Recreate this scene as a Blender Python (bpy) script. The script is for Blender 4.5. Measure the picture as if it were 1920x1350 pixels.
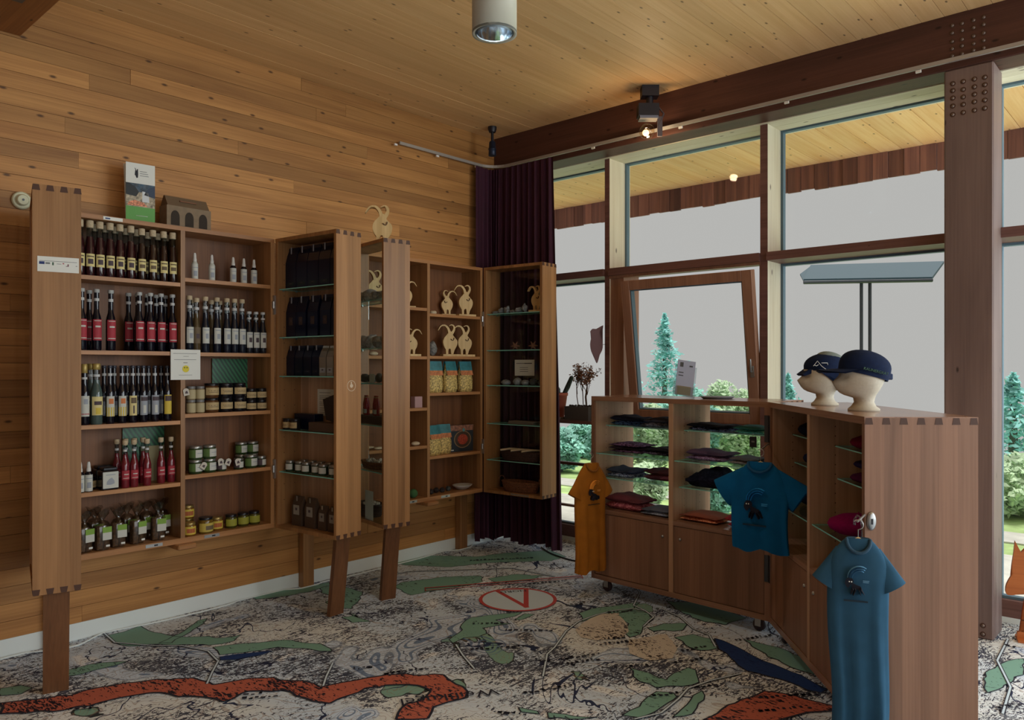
import bpy, bmesh, math, random
from mathutils import Vector, Matrix
random.seed(11)
for o in list(bpy.data.objects):
    bpy.data.objects.remove(o)
SC = bpy.context.scene
COL = SC.collection
R_ = math.radians

# ------------------------------------------------------------------ camera
F, HY, CX = 1446.5, 690.0, 960.0          # focal length in px of a 1920x1350 frame, horizon row, centre column
YAW = R_(42.0)
CAM = Vector((-4.912, -4.649, 1.5))
VD = Vector((math.cos(YAW), math.sin(YAW), 0)); RD = Vector((math.sin(YAW), -math.cos(YAW), 0)); UD = Vector((0, 0, 1))
cd = bpy.data.cameras.new('camera'); cam = bpy.data.objects.new('camera', cd); COL.objects.link(cam)
cd.sensor_width = 36.0; cd.lens = 36.0 * F / 1920.0; cd.shift_y = 15.0 / 1920.0; cd.clip_end = 300
cam.location = CAM; cam.rotation_euler = (R_(90), 0, YAW - R_(90)); SC.camera = cam

# ------------------------------------------------------------------ light
w = bpy.data.worlds.new('overcast_sky'); SC.world = w; w.use_nodes = True
bg = w.node_tree.nodes['Background']; bg.inputs[0].default_value = (1.0, 1.0, 0.985, 1); bg.inputs[1].default_value = 0.47
def area(name, loc, target, sx, sy, energy, col):
    l = bpy.data.lights.new(name, 'AREA'); l.shape = 'RECTANGLE'; l.size = sx; l.size_y = sy; l.energy = energy; l.color = col
    o = bpy.data.objects.new(name, l); COL.objects.link(o); o.location = loc
    o.rotation_euler = (Vector(target) - Vector(loc)).to_track_quat('-Z', 'Y').to_euler()
    return o
# hazy sun added to brighten trees, lawn and eaves outside; kept off the carpet
sl = bpy.data.lights.new('added_hazy_sun', 'SUN'); sl.energy = 3.4; sl.angle = R_(25); sl.color = (1.0, 0.97, 0.90)
so = bpy.data.objects.new('added_hazy_sun', sl); COL.objects.link(so); so.location = (6, -3, 12); so.rotation_euler = Vector((-.22, .06, -1)).to_track_quat('-Z', 'Y').to_euler()
# daylight through the glazing that runs on past the right edge of the view
area('daylight_side_glazing', (0.1, -6.9, 1.9), (-4.2, -2.6, 0.4), 4.6, 2.6, 250, (0.88, 0.96, 1.0))
# added unseen fill behind the camera, standing in for hall daylight and lamps
area('hall_fill', (-4.2, -8.6, 1.7), (-2.4, -1.0, 2.7), 5.0, 2.0, 58, (0.97, 0.99, 1.0))
SC.view_settings.view_transform = 'Standard'; SC.view_settings.look = 'None'
SC.view_settings.exposure = 0.0; SC.view_settings.gamma = 1.0; SC.view_settings.use_curve_mapping = False

# ------------------------------------------------------------------ pixel -> place (the plane it lies on gives the distance)
def ray(x, y): return VD + RD * ((x - CX) / F) + UD * ((HY - y) / F)
def on(x, y, ax, c):
    d = ray(x, y); i = 'xyz'.index(ax); t = (c - CAM[i]) / d[i]; return CAM + d * t
def onp(x, y, p0, n):
    d = ray(x, y); n = Vector(n); t = (Vector(p0) - CAM).dot(n) / d.dot(n); return CAM + d * t
def at(x, y, depth): return CAM + ray(x, y) * depth
def wx(x, yplane): return on(x, HY, 'y', yplane).x

# ------------------------------------------------------------------ object helpers
WM = {}
def reg(o, m): WM[o.name] = m
def empty(name, loc=(0, 0, 0), rz=0.0, parent=None):
    o = bpy.data.objects.new(name, None); COL.objects.link(o); o.empty_display_size = 0.05
    o.location = loc; o.rotation_euler = (0, 0, rz)
    if parent: o.parent = parent
    return o
def tag(o, label, cat, group=None, kind=None):
    o['label'] = label; o['category'] = cat
    if group: o['group'] = group
    if kind: o['kind'] = kind
    return o
def struct(o, label=None):
    o['kind'] = 'structure'
    if label: o['label'] = label
    return o
def mk(name, me, mat=None, parent=None, loc=None, rot=None):
    """link mesh data as one object; child coordinates are local to the parent"""
    o = bpy.data.objects.new(name, me); COL.objects.link(o)
    if mat is not None:
        ms = mat if isinstance(mat, (list, tuple)) else [mat]
        if len(me.materials) == 0:
            for m in ms: me.materials.append(m)
    if parent: o.parent = parent
    if loc is not None: o.location = loc
    if rot is not None: o.rotation_euler = rot
    return o
class MB:
    """collects shapes into one mesh"""
    def __init__(s): s.v = []; s.f = []; s.mi = []; s.sm = []
    def add(s, vs, fs, mi=0, smooth=False, M=None):
        n = len(s.v)
        for p in vs:
            p = Vector(p)
            if M is not None: p = M @ p
            s.v.append(p)
        for f in fs: s.f.append([i + n for i in f]); s.mi.append(mi); s.sm.append(smooth)
        return s
    def box(s, a, b, mi=0, M=None, ch=0.0):
        x0, y0, z0 = a; x1, y1, z1 = b
        if x0 > x1: x0, x1 = x1, x0
        if y0 > y1: y0, y1 = y1, y0
        if z0 > z1: z0, z1 = z1, z0
        if ch <= 0:
            vs = [(x0,y0,z0),(x1,y0,z0),(x1,y1,z0),(x0,y1,z0),(x0,y0,z1),(x1,y0,z1),(x1,y1,z1),(x0,y1,z1)]
            fs = [(0,3,2,1),(4,5,6,7),(0,1,5,4),(1,2,6,5),(2,3,7,6),(3,0,4,7)]
            return s.add(vs, fs, mi, False, M)
        bm = bmesh.new(); bmesh.ops.create_cube(bm, size=1)
        for v in bm.verts: v.co = Vector(((x0+x1)/2 + v.co.x*(x1-x0), (y0+y1)/2 + v.co.y*(y1-y0), (z0+z1)/2 + v.co.z*(z1-z0)))
        bmesh.ops.bevel(bm, geom=bm.edges[:], offset=ch, segments=1, affect='EDGES')
        bm.verts.index_update()
        vs = [v.co.copy() for v in bm.verts]; fs = [[v.index for v in f.verts] for f in bm.faces]; bm.free()
        return s.add(vs, fs, mi, False, M)
    def lathe(s, prof, n=16, mi=0, M=None, smooth=True, cap=True, a0=0.0, a1=None, ex=1.0, ey=1.0):
        full = a1 is None; a1 = a0 + 2*math.pi if full else a1
        k = n if full else n + 1
        vs = []
        for r, z in prof:
            for i in range(k):
                a = a0 + (a1-a0)*i/n; vs.append((r*math.cos(a)*ex, r*math.sin(a)*ey, z))
        fs = []
        for j in range(len(prof)-1):
            for i in range(n):
                i2 = (i+1) % k if full else i+1
                fs.append((j*k+i, j*k+i2, (j+1)*k+i2, (j+1)*k+i))
        s.add(vs, fs, mi, smooth, M)
        if cap and full:
            m = len(prof)-1
            if prof[0][0] > 1e-5: s.add(vs[:k], [tuple(reversed(range(k)))], mi, False, M)
            if prof[m][0] > 1e-5: s.add(vs[m*k:], [tuple(range(k))], mi, False, M)
        return s
    def tube(s, pts, rad, n=8, mi=0, M=None, closed=False, cap=True):
        pts = [Vector(p) for p in pts]; m = len(pts)
        rr = rad if isinstance(rad, (list, tuple)) else [rad]*m
        vs = []; up = Vector((0, 0, 1)); prev = None
        for i, p in enumerate(pts):
            if closed: t = pts[(i+1) % m] - pts[i-1]
            else: t = pts[min(i+1, m-1)] - pts[max(i-1, 0)]
            t.normalize()
            ref = prev if prev is not None else (up if abs(t.z) < .9 else Vector((1, 0, 0)))
            a = (ref - t*ref.dot(t));
            if a.length < 1e-6: a = t.orthogonal()
            a.normalize(); prev = a; b = t.cross(a)
            for j in range(n):
                th = 2*math.pi*j/n; vs.append(p + (a*math.cos(th) + b*math.sin(th))*rr[i])
        fs = []
        for i in range(m if closed else m-1):
            i2 = (i+1) % m
            for j in range(n):
                j2 = (j+1) % n; fs.append((i*n+j, i*n+j2, i2*n+j2, i2*n+j))
        s.add(vs, fs, mi, True, M)
        if cap and not closed:
            s.add(vs[:n], [tuple(reversed(range(n)))], mi, False, M); s.add(vs[-n:], [tuple(range(n))], mi, False, M)
        return s
    def prism(s, poly, y0, y1, mi=0, M=None, plane='xz', smooth=False):
        """extruded outline; poly in the xz plane (or xy with plane='xy')"""
        bm = bmesh.new()
        vv = [bm.verts.new((p[0], 0, p[1]) if plane == 'xz' else (p[0], p[1], 0)) for p in poly]
        f = bm.faces.new(vv); bmesh.ops.triangulate(bm, faces=[f]); bm.verts.index_update()
        tri = [[v.index for v in t.verts] for t in bm.faces]; bm.free()
        n = len(poly); k = 1 if plane == 'xz' else 2
        def P(p, d): return (p[0], d, p[1]) if plane == 'xz' else (p[0], p[1], d)
        vs = [P(p, y0) for p in poly] + [P(p, y1) for p in poly]
        fs = [tuple(t) for t in tri] + [tuple(i+n for i in reversed(t)) for t in tri]
        fs += [(i, (i+1) % n, (i+1) % n + n, i+n) for i in range(n)]
        s.add(vs, fs, mi, smooth, M)
        return s
    def ball(s, c, r, mi=0, M=None, sub=2, noise=0.0, seed=0, sq=None):
        bm = bmesh.new(); bmesh.ops.create_icosphere(bm, subdivisions=sub, radius=1)
        rd = random.Random(seed); ph = [rd.uniform(0, 6) for _ in range(6)]
        r = r if isinstance(r, (tuple, list)) else (r, r, r)
        vs = []
        for v in bm.verts:
            q = v.co.copy(); k = 1 + noise*(math.sin(5*q.x+ph[0])*math.sin(4*q.y+ph[1]) + .6*math.sin(9*q.z+ph[2]+3*q.x) + .4*math.sin(11*q.y+ph[3]))
            vs.append((c[0]+q.x*k*r[0], c[1]+q.y*k*r[1], c[2]+q.z*k*r[2]))
        bm.verts.index_update(); fs = [[v.index for v in f.verts] for f in bm.faces]; bm.free()
        return s.add(vs, fs, mi, noise < .12, M)
    def mesh(s, name, fix=True):
        me = bpy.data.meshes.new(name); me.from_pydata([tuple(p) for p in s.v], [], s.f)
        me.polygons.foreach_set('material_index', s.mi); me.polygons.foreach_set('use_smooth', s.sm)
        if fix:
            bm = bmesh.new(); bm.from_mesh(me); bmesh.ops.recalc_face_normals(bm, faces=bm.faces[:]); bm.to_mesh(me); bm.free()
        me.update(); return me
    def obj(s, name, mat, parent=None, loc=None, rot=None, fix=True):
        me = s.mesh(name, fix)
        for m in (mat if isinstance(mat, (list, tuple)) else [mat]): me.materials.append(m)
        return mk(name, me, None, parent, loc, rot)
def boxo(name, a, b, mat, parent=None, loc=None, rot=None, ch=0.0):
    return MB().box(a, b, 0, None, ch).obj(name, mat, parent, loc, rot)
def text_mb(s, size, M, mb=None, mi=0, extrude=0.0):
    cu = bpy.data.curves.new('t', 'FONT'); cu.body = s; cu.size = size; cu.align_x = 'CENTER'; cu.align_y = 'CENTER'; cu.resolution_u = 2
    cu.extrude = extrude
    o = bpy.data.objects.new('t', cu); COL.objects.link(o)
    dg = bpy.context.evaluated_depsgraph_get(); me = bpy.data.meshes.new_from_object(o.evaluated_get(dg))
    mb = mb or MB(); mb.add([v.co.copy() for v in me.vertices], [list(p.vertices) for p in me.polygons], mi, False, M)
    bpy.data.objects.remove(o); bpy.data.curves.remove(cu); bpy.data.meshes.remove(me)
    return mb
def clone(root, loc, rz=None, scale=None):
    c = root.copy(); COL.objects.link(c); c.location = loc
    if rz is not None: c.rotation_euler = (0, 0, rz)
    if scale: c.scale = (scale,)*3
    for ch in root.children:
        d = ch.copy(); COL.objects.link(d); d.parent = c
        for g in ch.children:
            e = g.copy(); COL.objects.link(e); e.parent = d
    return c

# ------------------------------------------------------------------ materials
def lin(c):
    c = c/255.0; return c/12.92 if c <= .04045 else ((c+.055)/1.055)**2.4
def rgb(r, g, b): return (lin(r), lin(g), lin(b), 1)
def mat(name):
    m = bpy.data.materials.new(name); m.use_nodes = True; nt = m.node_tree; return m, nt, nt.nodes['Principled BSDF']
def N(nt, t, **kw):
    n = nt.nodes.new(t)
    for k, v in kw.items(): setattr(n, k, v)
    return n
def plain(name, c, rough=.5, metal=0.0, spec=.5, noise=0.0, nscale=30, bump=0.0):
    m, nt, b = mat(name); b.inputs['Base Color'].default_value = rgb(*c); b.inputs['Roughness'].default_value = rough
    b.inputs['Metallic'].default_value = metal; b.inputs['Specular IOR Level'].default_value = spec
    if noise or bump:
        tc = N(nt, 'ShaderNodeTexCoord'); nz = N(nt, 'ShaderNodeTexNoise'); nz.inputs['Scale'].default_value = nscale; nz.inputs['Detail'].default_value = 3
        nt.links.new(tc.outputs['Object'], nz.inputs['Vector'])
        if noise:
            cr = N(nt, 'ShaderNodeValToRGB'); d = [max(0, v*(1-noise)) for v in c]; u = [min(255, v*(1+noise)) for v in c]
            cr.color_ramp.elements[0].color = rgb(*d); cr.color_ramp.elements[1].color = rgb(*u)
            cr.color_ramp.elements[0].position = .3; cr.color_ramp.elements[1].position = .7
            nt.links.new(nz.outputs['Fac'], cr.inputs['Fac']); nt.links.new(cr.outputs['Color'], b.inputs['Base Color'])
        if bump:
            bp = N(nt, 'ShaderNodeBump'); bp.inputs['Strength'].default_value = bump; bp.inputs['Distance'].default_value = .004
            nt.links.new(nz.outputs['Fac'], bp.inputs['Height']); nt.links.new(bp.outputs['Normal'], b.inputs['Normal'])
    return m
def wood(name, c1, c2, axis='X', knots=0.0, rough=.5, var=.12, fine=1.0, wide=1.0, glue=0.0, soft=0.0, kden=1.0):
    """sawn softwood: long streaks along one axis, a per-piece tint and knots"""
    m, nt, b = mat(name); L = nt.links.new
    tc = N(nt, 'ShaderNodeTexCoord'); oi = N(nt, 'ShaderNodeObjectInfo')
    off = N(nt, 'ShaderNodeMath', operation='MULTIPLY'); off.inputs[1].default_value = 37.0; L(oi.outputs['Random'], off.inputs[0])
    add = N(nt, 'ShaderNodeVectorMath', operation='ADD'); L(tc.outputs['Object'], add.inputs[0]); L(off.outputs[0], add.inputs[1])
    i = 'XYZ'.index(axis)
    def mapping(along, across):
        mp = N(nt, 'ShaderNodeMapping'); sc = [across]*3; sc[i] = along; mp.inputs['Scale'].default_value = sc; L(add.outputs[0], mp.inputs['Vector']); return mp
    n1 = N(nt, 'ShaderNodeTexNoise'); n1.inputs['Scale'].default_value = 1; n1.inputs['Detail'].default_value = 3; n1.inputs['Distortion'].default_value = .8
    L(mapping(.7, 16*wide).outputs[0], n1.inputs['Vector'])
    n2 = N(nt, 'ShaderNodeTexNoise'); n2.inputs['Scale'].default_value = 1; n2.inputs['Detail'].default_value = 2
    L(mapping(2.0, 110*fine).outputs[0], n2.inputs['Vector'])
    mx = N(nt, 'ShaderNodeMath', operation='MULTIPLY_ADD'); mx.inputs[1].default_value = .35; L(n2.outputs['Fac'], mx.inputs[0]); 
    sb = N(nt, 'ShaderNodeMath', operation='MULTIPLY'); sb.inputs[1].default_value = .65; L(n1.outputs['Fac'], sb.inputs[0]); L(sb.outputs[0], mx.inputs[2])
    cr = N(nt, 'ShaderNodeValToRGB'); cr.color_ramp.elements[0].position = .33 - soft; cr.color_ramp.elements[1].position = .66 + soft
    cr.color_ramp.elements[0].color = rgb(*c1); cr.color_ramp.elements[1].color = rgb(*c2); L(mx.outputs[0], cr.inputs['Fac'])
    hs = N(nt, 'ShaderNodeHueSaturation'); L(cr.outputs['Color'], hs.inputs['Color'])
    mr = N(nt, 'ShaderNodeMapRange'); mr.inputs['To Min'].default_value = 1-var*1.5; mr.inputs['To Max'].default_value = 1+var
    L(oi.outputs['Random'], mr.inputs['Value']); L(mr.outputs[0], hs.inputs['Value']); src = hs.outputs['Color']
    if glue:                                        # glued staves: each strip of the board has its own tone
        sp = N(nt, 'ShaderNodeSeparateXYZ'); L(add.outputs[0], sp.inputs[0])
        sm = N(nt, 'ShaderNodeMath', operation='ADD'); j = [k for k in range(3) if k != i]
        L(sp.outputs[j[0]], sm.inputs[0]); L(sp.outputs[j[1]], sm.inputs[1]) if i == 2 else None
        dv = N(nt, 'ShaderNodeMath', operation='DIVIDE'); dv.inputs[1].default_value = glue; L(sm.outputs[0], dv.inputs[0])
        fl = N(nt, 'ShaderNodeMath', operation='FLOOR'); L(dv.outputs[0], fl.inputs[0])
        wn = N(nt, 'ShaderNodeTexWhiteNoise', noise_dimensions='1D'); L(fl.outputs[0], wn.inputs['W'])
        mr2 = N(nt, 'ShaderNodeMapRange'); mr2.inputs['To Min'].default_value = .80; mr2.inputs['To Max'].default_value = 1.12; L(wn.outputs['Value'], mr2.inputs['Value'])
        h2 = N(nt, 'ShaderNodeHueSaturation'); L(src, h2.inputs['Color']); L(mr2.outputs[0], h2.inputs['Value']); src = h2.outputs['Color']
    if knots:
        sk = N(nt, 'ShaderNodeSeparateXYZ'); L(add.outputs[0], sk.inputs[0]); jj = [k for k in range(3) if k != i]
        ac = N(nt, 'ShaderNodeMath', operation='ADD'); L(sk.outputs[jj[0]], ac.inputs[0]); L(sk.outputs[jj[1]], ac.inputs[1])
        al = N(nt, 'ShaderNodeMath', operation='MULTIPLY'); al.inputs[1].default_value = 3.4*kden; L(sk.outputs[i], al.inputs[0])
        a2_ = N(nt, 'ShaderNodeMath', operation='MULTIPLY'); a2_.inputs[1].default_value = 8.0*kden; L(ac.outputs[0], a2_.inputs[0])
        cb_ = N(nt, 'ShaderNodeCombineXYZ'); L(al.outputs[0], cb_.inputs[0]); L(a2_.outputs[0], cb_.inputs[1])
        vo = N(nt, 'ShaderNodeTexVoronoi', voronoi_dimensions='2D'); vo.inputs['Scale'].default_value = 1; L(cb_.outputs[0], vo.inputs['Vector'])
        lt = N(nt, 'ShaderNodeMapRange'); lt.inputs['From Min'].default_value = .05*knots; lt.inputs['From Max'].default_value = .13*knots
        lt.inputs['To Min'].default_value = .85; lt.inputs['To Max'].default_value = 0; L(vo.outputs['Distance'], lt.inputs['Value'])
        spk = N(nt, 'ShaderNodeSeparateColor'); L(vo.outputs['Color'], spk.inputs[0]); gt = N(nt, 'ShaderNodeMath', operation='GREATER_THAN'); gt.inputs[1].default_value = .55; L(spk.outputs[0], gt.inputs[0])
        mm = N(nt, 'ShaderNodeMath', operation='MULTIPLY'); L(lt.outputs[0], mm.inputs[0]); L(gt.outputs[0], mm.inputs[1]); lt = mm
        mk_ = N(nt, 'ShaderNodeMixRGB'); mk_.inputs['Color2'].default_value = rgb(c1[0]*.42, c1[1]*.36, c1[2]*.34); L(lt.outputs[0], mk_.inputs['Fac']); L(src, mk_.inputs['Color1']); src = mk_.outputs['Color']
    L(src, b.inputs['Base Color']); b.inputs['Roughness'].default_value = rough; b.inputs['Specular IOR Level'].default_value = .35
    bp = N(nt, 'ShaderNodeBump'); bp.inputs['Strength'].default_value = .12; bp.inputs['Distance'].default_value = .002; L(n2.outputs['Fac'], bp.inputs['Height']); L(bp.outputs['Normal'], b.inputs['Normal'])
    return m
def thin_glass(name, tint=(255, 255, 255), refl=.06, rough=.0):
    m, nt, b = mat(name); L = nt.links.new; out = nt.nodes['Material Output']; nt.nodes.remove(b)
    tr = N(nt, 'ShaderNodeBsdfTransparent'); tr.inputs[0].default_value = rgb(*tint)
    gl = N(nt, 'ShaderNodeBsdfGlossy'); gl.inputs['Roughness'].default_value = rough
    lw = N(nt, 'ShaderNodeLayerWeight'); lw.inputs['Blend'].default_value = .5
    pw = N(nt, 'ShaderNodeMath', operation='POWER'); pw.inputs[1].default_value = 5.0; L(lw.outputs['Facing'], pw.inputs[0])
    mxs = N(nt, 'ShaderNodeMixShader'); ml = N(nt, 'ShaderNodeMath', operation='MULTIPLY_ADD'); ml.inputs[1].default_value = .7; ml.inputs[2].default_value = refl*.5; ml.use_clamp = True
    L(pw.outputs[0], ml.inputs[0]); L(ml.outputs[0], mxs.inputs[0]); L(tr.outputs[0], mxs.inputs[1]); L(gl.outputs[0], mxs.inputs[2]); L(mxs.outputs[0], out.inputs['Surface'])
    return m
def emis(name, c, s):
    m, nt, b = mat(name); b.inputs['Emission Color'].default_value = rgb(*c); b.inputs['Emission Strength'].default_value = s; b.inputs['Base Color'].default_value = rgb(*c); return m
def glassy(name, c, alpha=1.0, rough=.06):
    """coloured bottle glass"""
    m = thin_glass(name, c, .05) if alpha < 1 else plain(name, c, rough, 0, .6)
    return m

M_WALL = wood('larch_plank', (140, 92, 48), (202, 148, 86), 'X', .62, .5, .20, wide=.6, soft=.08, kden=1.0)
M_CEIL = wood('spruce_ceiling_board', (214, 168, 112), (238, 198, 144), 'X', .55, .55, .05, soft=.1, kden=1.15)
M_BEAM = wood('dark_glulam', (74, 46, 38), (98, 62, 52), 'Y', .6, .5, .05, wide=.4)
M_BEAMX = wood('brown_beam', (110, 66, 30), (150, 96, 50), 'Y', .5, .5, .05, wide=.6)
M_COLUMN = wood('column_glulam', (104, 86, 82), (126, 106, 100), 'Z', .55, .5, .04, wide=.4)
M_POST_DAYLIT = wood('daylit_spruce_post', (212, 202, 178), (234, 228, 208), 'Z', .7, .5, .05)
M_SOFFIT = wood('pale_header', (216, 208, 184), (236, 230, 210), 'Y', .6, .55, .04)
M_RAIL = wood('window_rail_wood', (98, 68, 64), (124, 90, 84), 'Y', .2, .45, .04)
M_SASH = wood('window_sash_wood', (136, 98, 78), (168, 126, 102), 'Z', .2, .45, .05)
M_EAVE = wood('eave_board', (238, 184, 120), (252, 210, 152), 'X', .5, .6, .05)
M_FASCIA = wood('weathered_fascia', (104, 72, 70), (150, 104, 92), 'Z', 0, .7, .25)
M_CABV = wood('cabinet_larch_upright', (136, 95, 58), (178, 132, 86), 'Z', 0, .42, .06, glue=.05, soft=.06)
M_CABH = wood('cabinet_larch_shelf', (152, 104, 62), (188, 136, 88), 'X', 0, .42, .05)
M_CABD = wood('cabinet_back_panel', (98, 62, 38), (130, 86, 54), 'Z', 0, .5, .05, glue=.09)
M_CNTV = wood('counter_larch_upright', (124, 90, 70), (160, 120, 96), 'Z', 0, .42, .05, glue=.07, soft=.06)
M_CNTH = wood('counter_larch_top', (136, 100, 80), (168, 130, 106), 'X', 0, .20, .04)
M_CNTI = wood('counter_inside', (168, 132, 104), (200, 164, 134), 'Z', 0, .5, .04, glue=.06)
M_PIN = plain('dark_dovetail_endgrain', (74, 44, 28), .6)
M_WHITE = plain('baseboard_white', (230, 240, 240), .6)
M_GLASS = thin_glass('window_glass', (255, 255, 254), .014)
M_SHELFG = thin_glass('shelf_glass', (232, 248, 242), .06)
M_VITRINE = thin_glass('vitrine_glass', (244, 250, 250), .05)
M_GEDGE = plain('shelf_glass_edge', (140, 212, 202), .15, 0, .6)
M_STEEL = plain('brushed_steel', (176, 178, 178), .35, .9)
M_BOLT = plain('bolt_head', (120, 104, 96), .45, .4)
M_DKSTEEL = plain('dark_grey_metal', (70, 74, 80), .4, .6)
M_BLACK = plain('black_plastic', (22, 24, 34), .45)
M_GASKET = plain('grey_window_gasket', (86, 112, 128), .5)
M_PAPER = plain('white_paper', (222, 224, 218), .8)
M_INK = plain('black_ink', (26, 28, 40), .7)
M_GREYINK = plain('grey_ink', (120, 124, 124), .7)
# ================================================================== the room shell
H = 3.5
BM_Z = 3.189                                   # underside of the beam over the glazing
wl = struct(boxo('wall_left', (-8.2, 0.0, 0), (0.5, 0.12, H), plain('wall_core', (70, 46, 26), .8)), 'wood plank wall behind the display cabinets')
rows = 38; z0 = .092; rh = (H - z0) / rows
rp = random.Random(5)
pl_mesh = {}
for i in range(rows):
    cuts = [-8.1] + rp.choice(([rp.uniform(-4.4, -2.6)], [rp.uniform(-2.4, -.6)], [rp.uniform(-4.6, -3.0), rp.uniform(-2.0, -.5)])) + [.48]
    for a, b in zip(cuts, cuts[1:]):
        dy = rp.uniform(.012, .0145)
        boxo('plank', (0, -dy, 0.0006), (b - a - .0012, 0.0, rh - .0012), M_WALL, wl, (a, 0, z0 + i*rh))
# the hall's far wall behind the camera
wr = struct(boxo('wall_rear', (-8.3, -10, 0), (-8.2, 0.1, H), wood('rear_wall_wood', (120, 76, 40), (170, 120, 70), 'Y', .5)), 'wood wall of the hall behind')
bl = struct(boxo('baseboard_left', (-8.2, -.016, 0), (.3, 0, .092), M_WHITE), 'pale painted baseboard under the plank wall')

# ceiling boards run with the plank wall
ce = struct(boxo('ceiling', (-8.2, -10, H + .022), (.46, .1, H + .06), plain('ceiling_core', (90, 66, 40), .8)), 'spruce board ceiling')
cw = .118; y = 0.0; k = 0
while y > -8.2:
    me = pl_mesh.get('c')
    if me is None:
        me = MB().box((0, -cw + .0012, 0), (8.6, -.0012, .022)).mesh('ceiling_board'); me.materials.append(M_CEIL); pl_mesh['c'] = me
    o = mk('ceiling_board', me, None, ce, (-8.2, y, H)); o.location.z += rp.uniform(0, .0015); y -= cw; k += 1

# dark glulam beam over the glazing, with bolts in front of the column
be = struct(boxo('ceiling_beam', (0, -9.9, BM_Z), (.20, 0, H + .02), M_BEAM, ch=.006), 'dark glulam beam over the window wall')
col_y0, col_y1 = -3.537, -3.781
def bolts(parent, cols, rws, x):
    bme = MB().lathe([(.009, 0), (.009, .004), (.004, .007)], 10).mesh('bolt'); bme.materials.append(M_BOLT)
    rme = MB().lathe([(.0145, 0), (.0145, .0012), (.0143, .0014)], 12).mesh('bolt_hole'); rme.materials.append(M_PIN)
    for (cx, czs) in zip(cols, rws):
        for cz in czs:
            for me, n in ((rme, 'bolt_hole'), (bme, 'bolt')):
                mk(n, me, None, parent, (x, cx, cz), (0, R_(-90), 0))
bc = [on(px, 60, 'x', 0).y for px in (1785.5, 1804, 1825.5, 1844.5)]
bolts(be, bc, [[on(1785.5, y, 'x', 0).z for y in (48, 62, 78, 92, 105)], [on(1804, y, 'x', 0).z for y in (44, 57.5, 74, 86, 101)],
               [on(1825.5, y, 'x', 0).z for y in (38, 52, 68, 82, 94.5)], [on(1844.5, y, 'x', 0).z for y in (32.5, 46, 62, 76, 90)]], 0)
colm = struct(boxo('window_column', (0, col_y1, 0), (.235, col_y0, BM_Z), M_COLUMN, ch=.008), 'thick brown timber column with rows of bolts')
bolts(colm, [on(px, 180, 'x', 0).y for px in (1786.5, 1806, 1827, 1846.5)],
      [[on(1786.5, y, 'x', 0).z for y in (157, 170, 184, 199, 215)], [on(1806, y, 'x', 0).z for y in (153, 168, 182, 196, 211)],
       [on(1827, y, 'x', 0).z for y in (148.5, 163, 177, 191, 207)], [on(1846.5, y, 'x', 0).z for y in (145, 159, 173, 188, 203)]], 0)
bolts(colm, [on(1843, 1173, 'x', 0).y], [[on(1843, 1173, 'x', 0).z, on(1843, 1189, 'x', 0).z]], 0)
# beam across the ceiling near the far left of the plank wall
b2 = struct(boxo('cross_beam', (-3.86, -9, 3.243), (-3.626, -.014, H + .02), M_BEAMX, ch=.005), 'brown ceiling beam running out from the plank wall')
boxo('track_rail', (-3.80, -5, 3.218), (-3.755, -.5, 3.243), M_DKSTEEL, b2)

# pale header board from the beam back to the glass
GX = .46
sf = struct(boxo('window_header', (.20, -9.9, BM_Z), (GX + .1, 0, BM_Z + .06), M_SOFFIT), 'pale spruce header over the windows')
boxo('header_board', (.201, -9.9, BM_Z - .004), (.325, -.01, BM_Z), M_SOFFIT, sf)
boxo('header_board', (.328, -9.9, BM_Z - .004), (GX - .02, -.01, BM_Z), M_SOFFIT, sf)
# the sill kerb at the floor
kb = struct(boxo('window_kerb', (GX - .05, -9.9, 0), (GX + .12, 0, .035), M_WHITE), 'pale strip at the foot of the windows')

posts = [(-1.033, -1.080), (-2.344, -2.398), (col_y0 - .05, col_y1 + .05), (-5.05, -5.10), (-6.4, -6.45)]
for i, (a, b) in enumerate(posts):
    o = struct(boxo('window_post', (.225, b, 0), (GX + .06, a, BM_Z), [M_RAIL, M_POST_DAYLIT], ch=.0), 'slim window post')
    for p in o.data.polygons: p.material_index = 0 if p.normal.x < -.5 else 1  # room face dark as backlit, other faces pale as daylit, all by colour
bays = [(0.0, -1.033), (-1.080, -2.344), (-2.398, col_y0 - .05), (col_y1 + .05, -5.05), (-5.10, -6.4)]
TZ0, TZ1 = 2.24, 2.298
def frame(parent, y0, y1, z0, z1, x, name='window_frame', t=.03, m=None):
    mb = MB()
    for a, b in (((y0, z0), (y0 - t, z1)), ((y1 + t, z0), (y1, z1)), ((y0 - t, z1 - t), (y1 + t, z1)), ((y0 - t, z0), (y1 + t, z0 + t))):
        mb.box((x - .015, a[0], a[1]), (x + .03, b[0], b[1]))
    return mb.obj(name, m or M_GASKET, parent)
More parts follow.
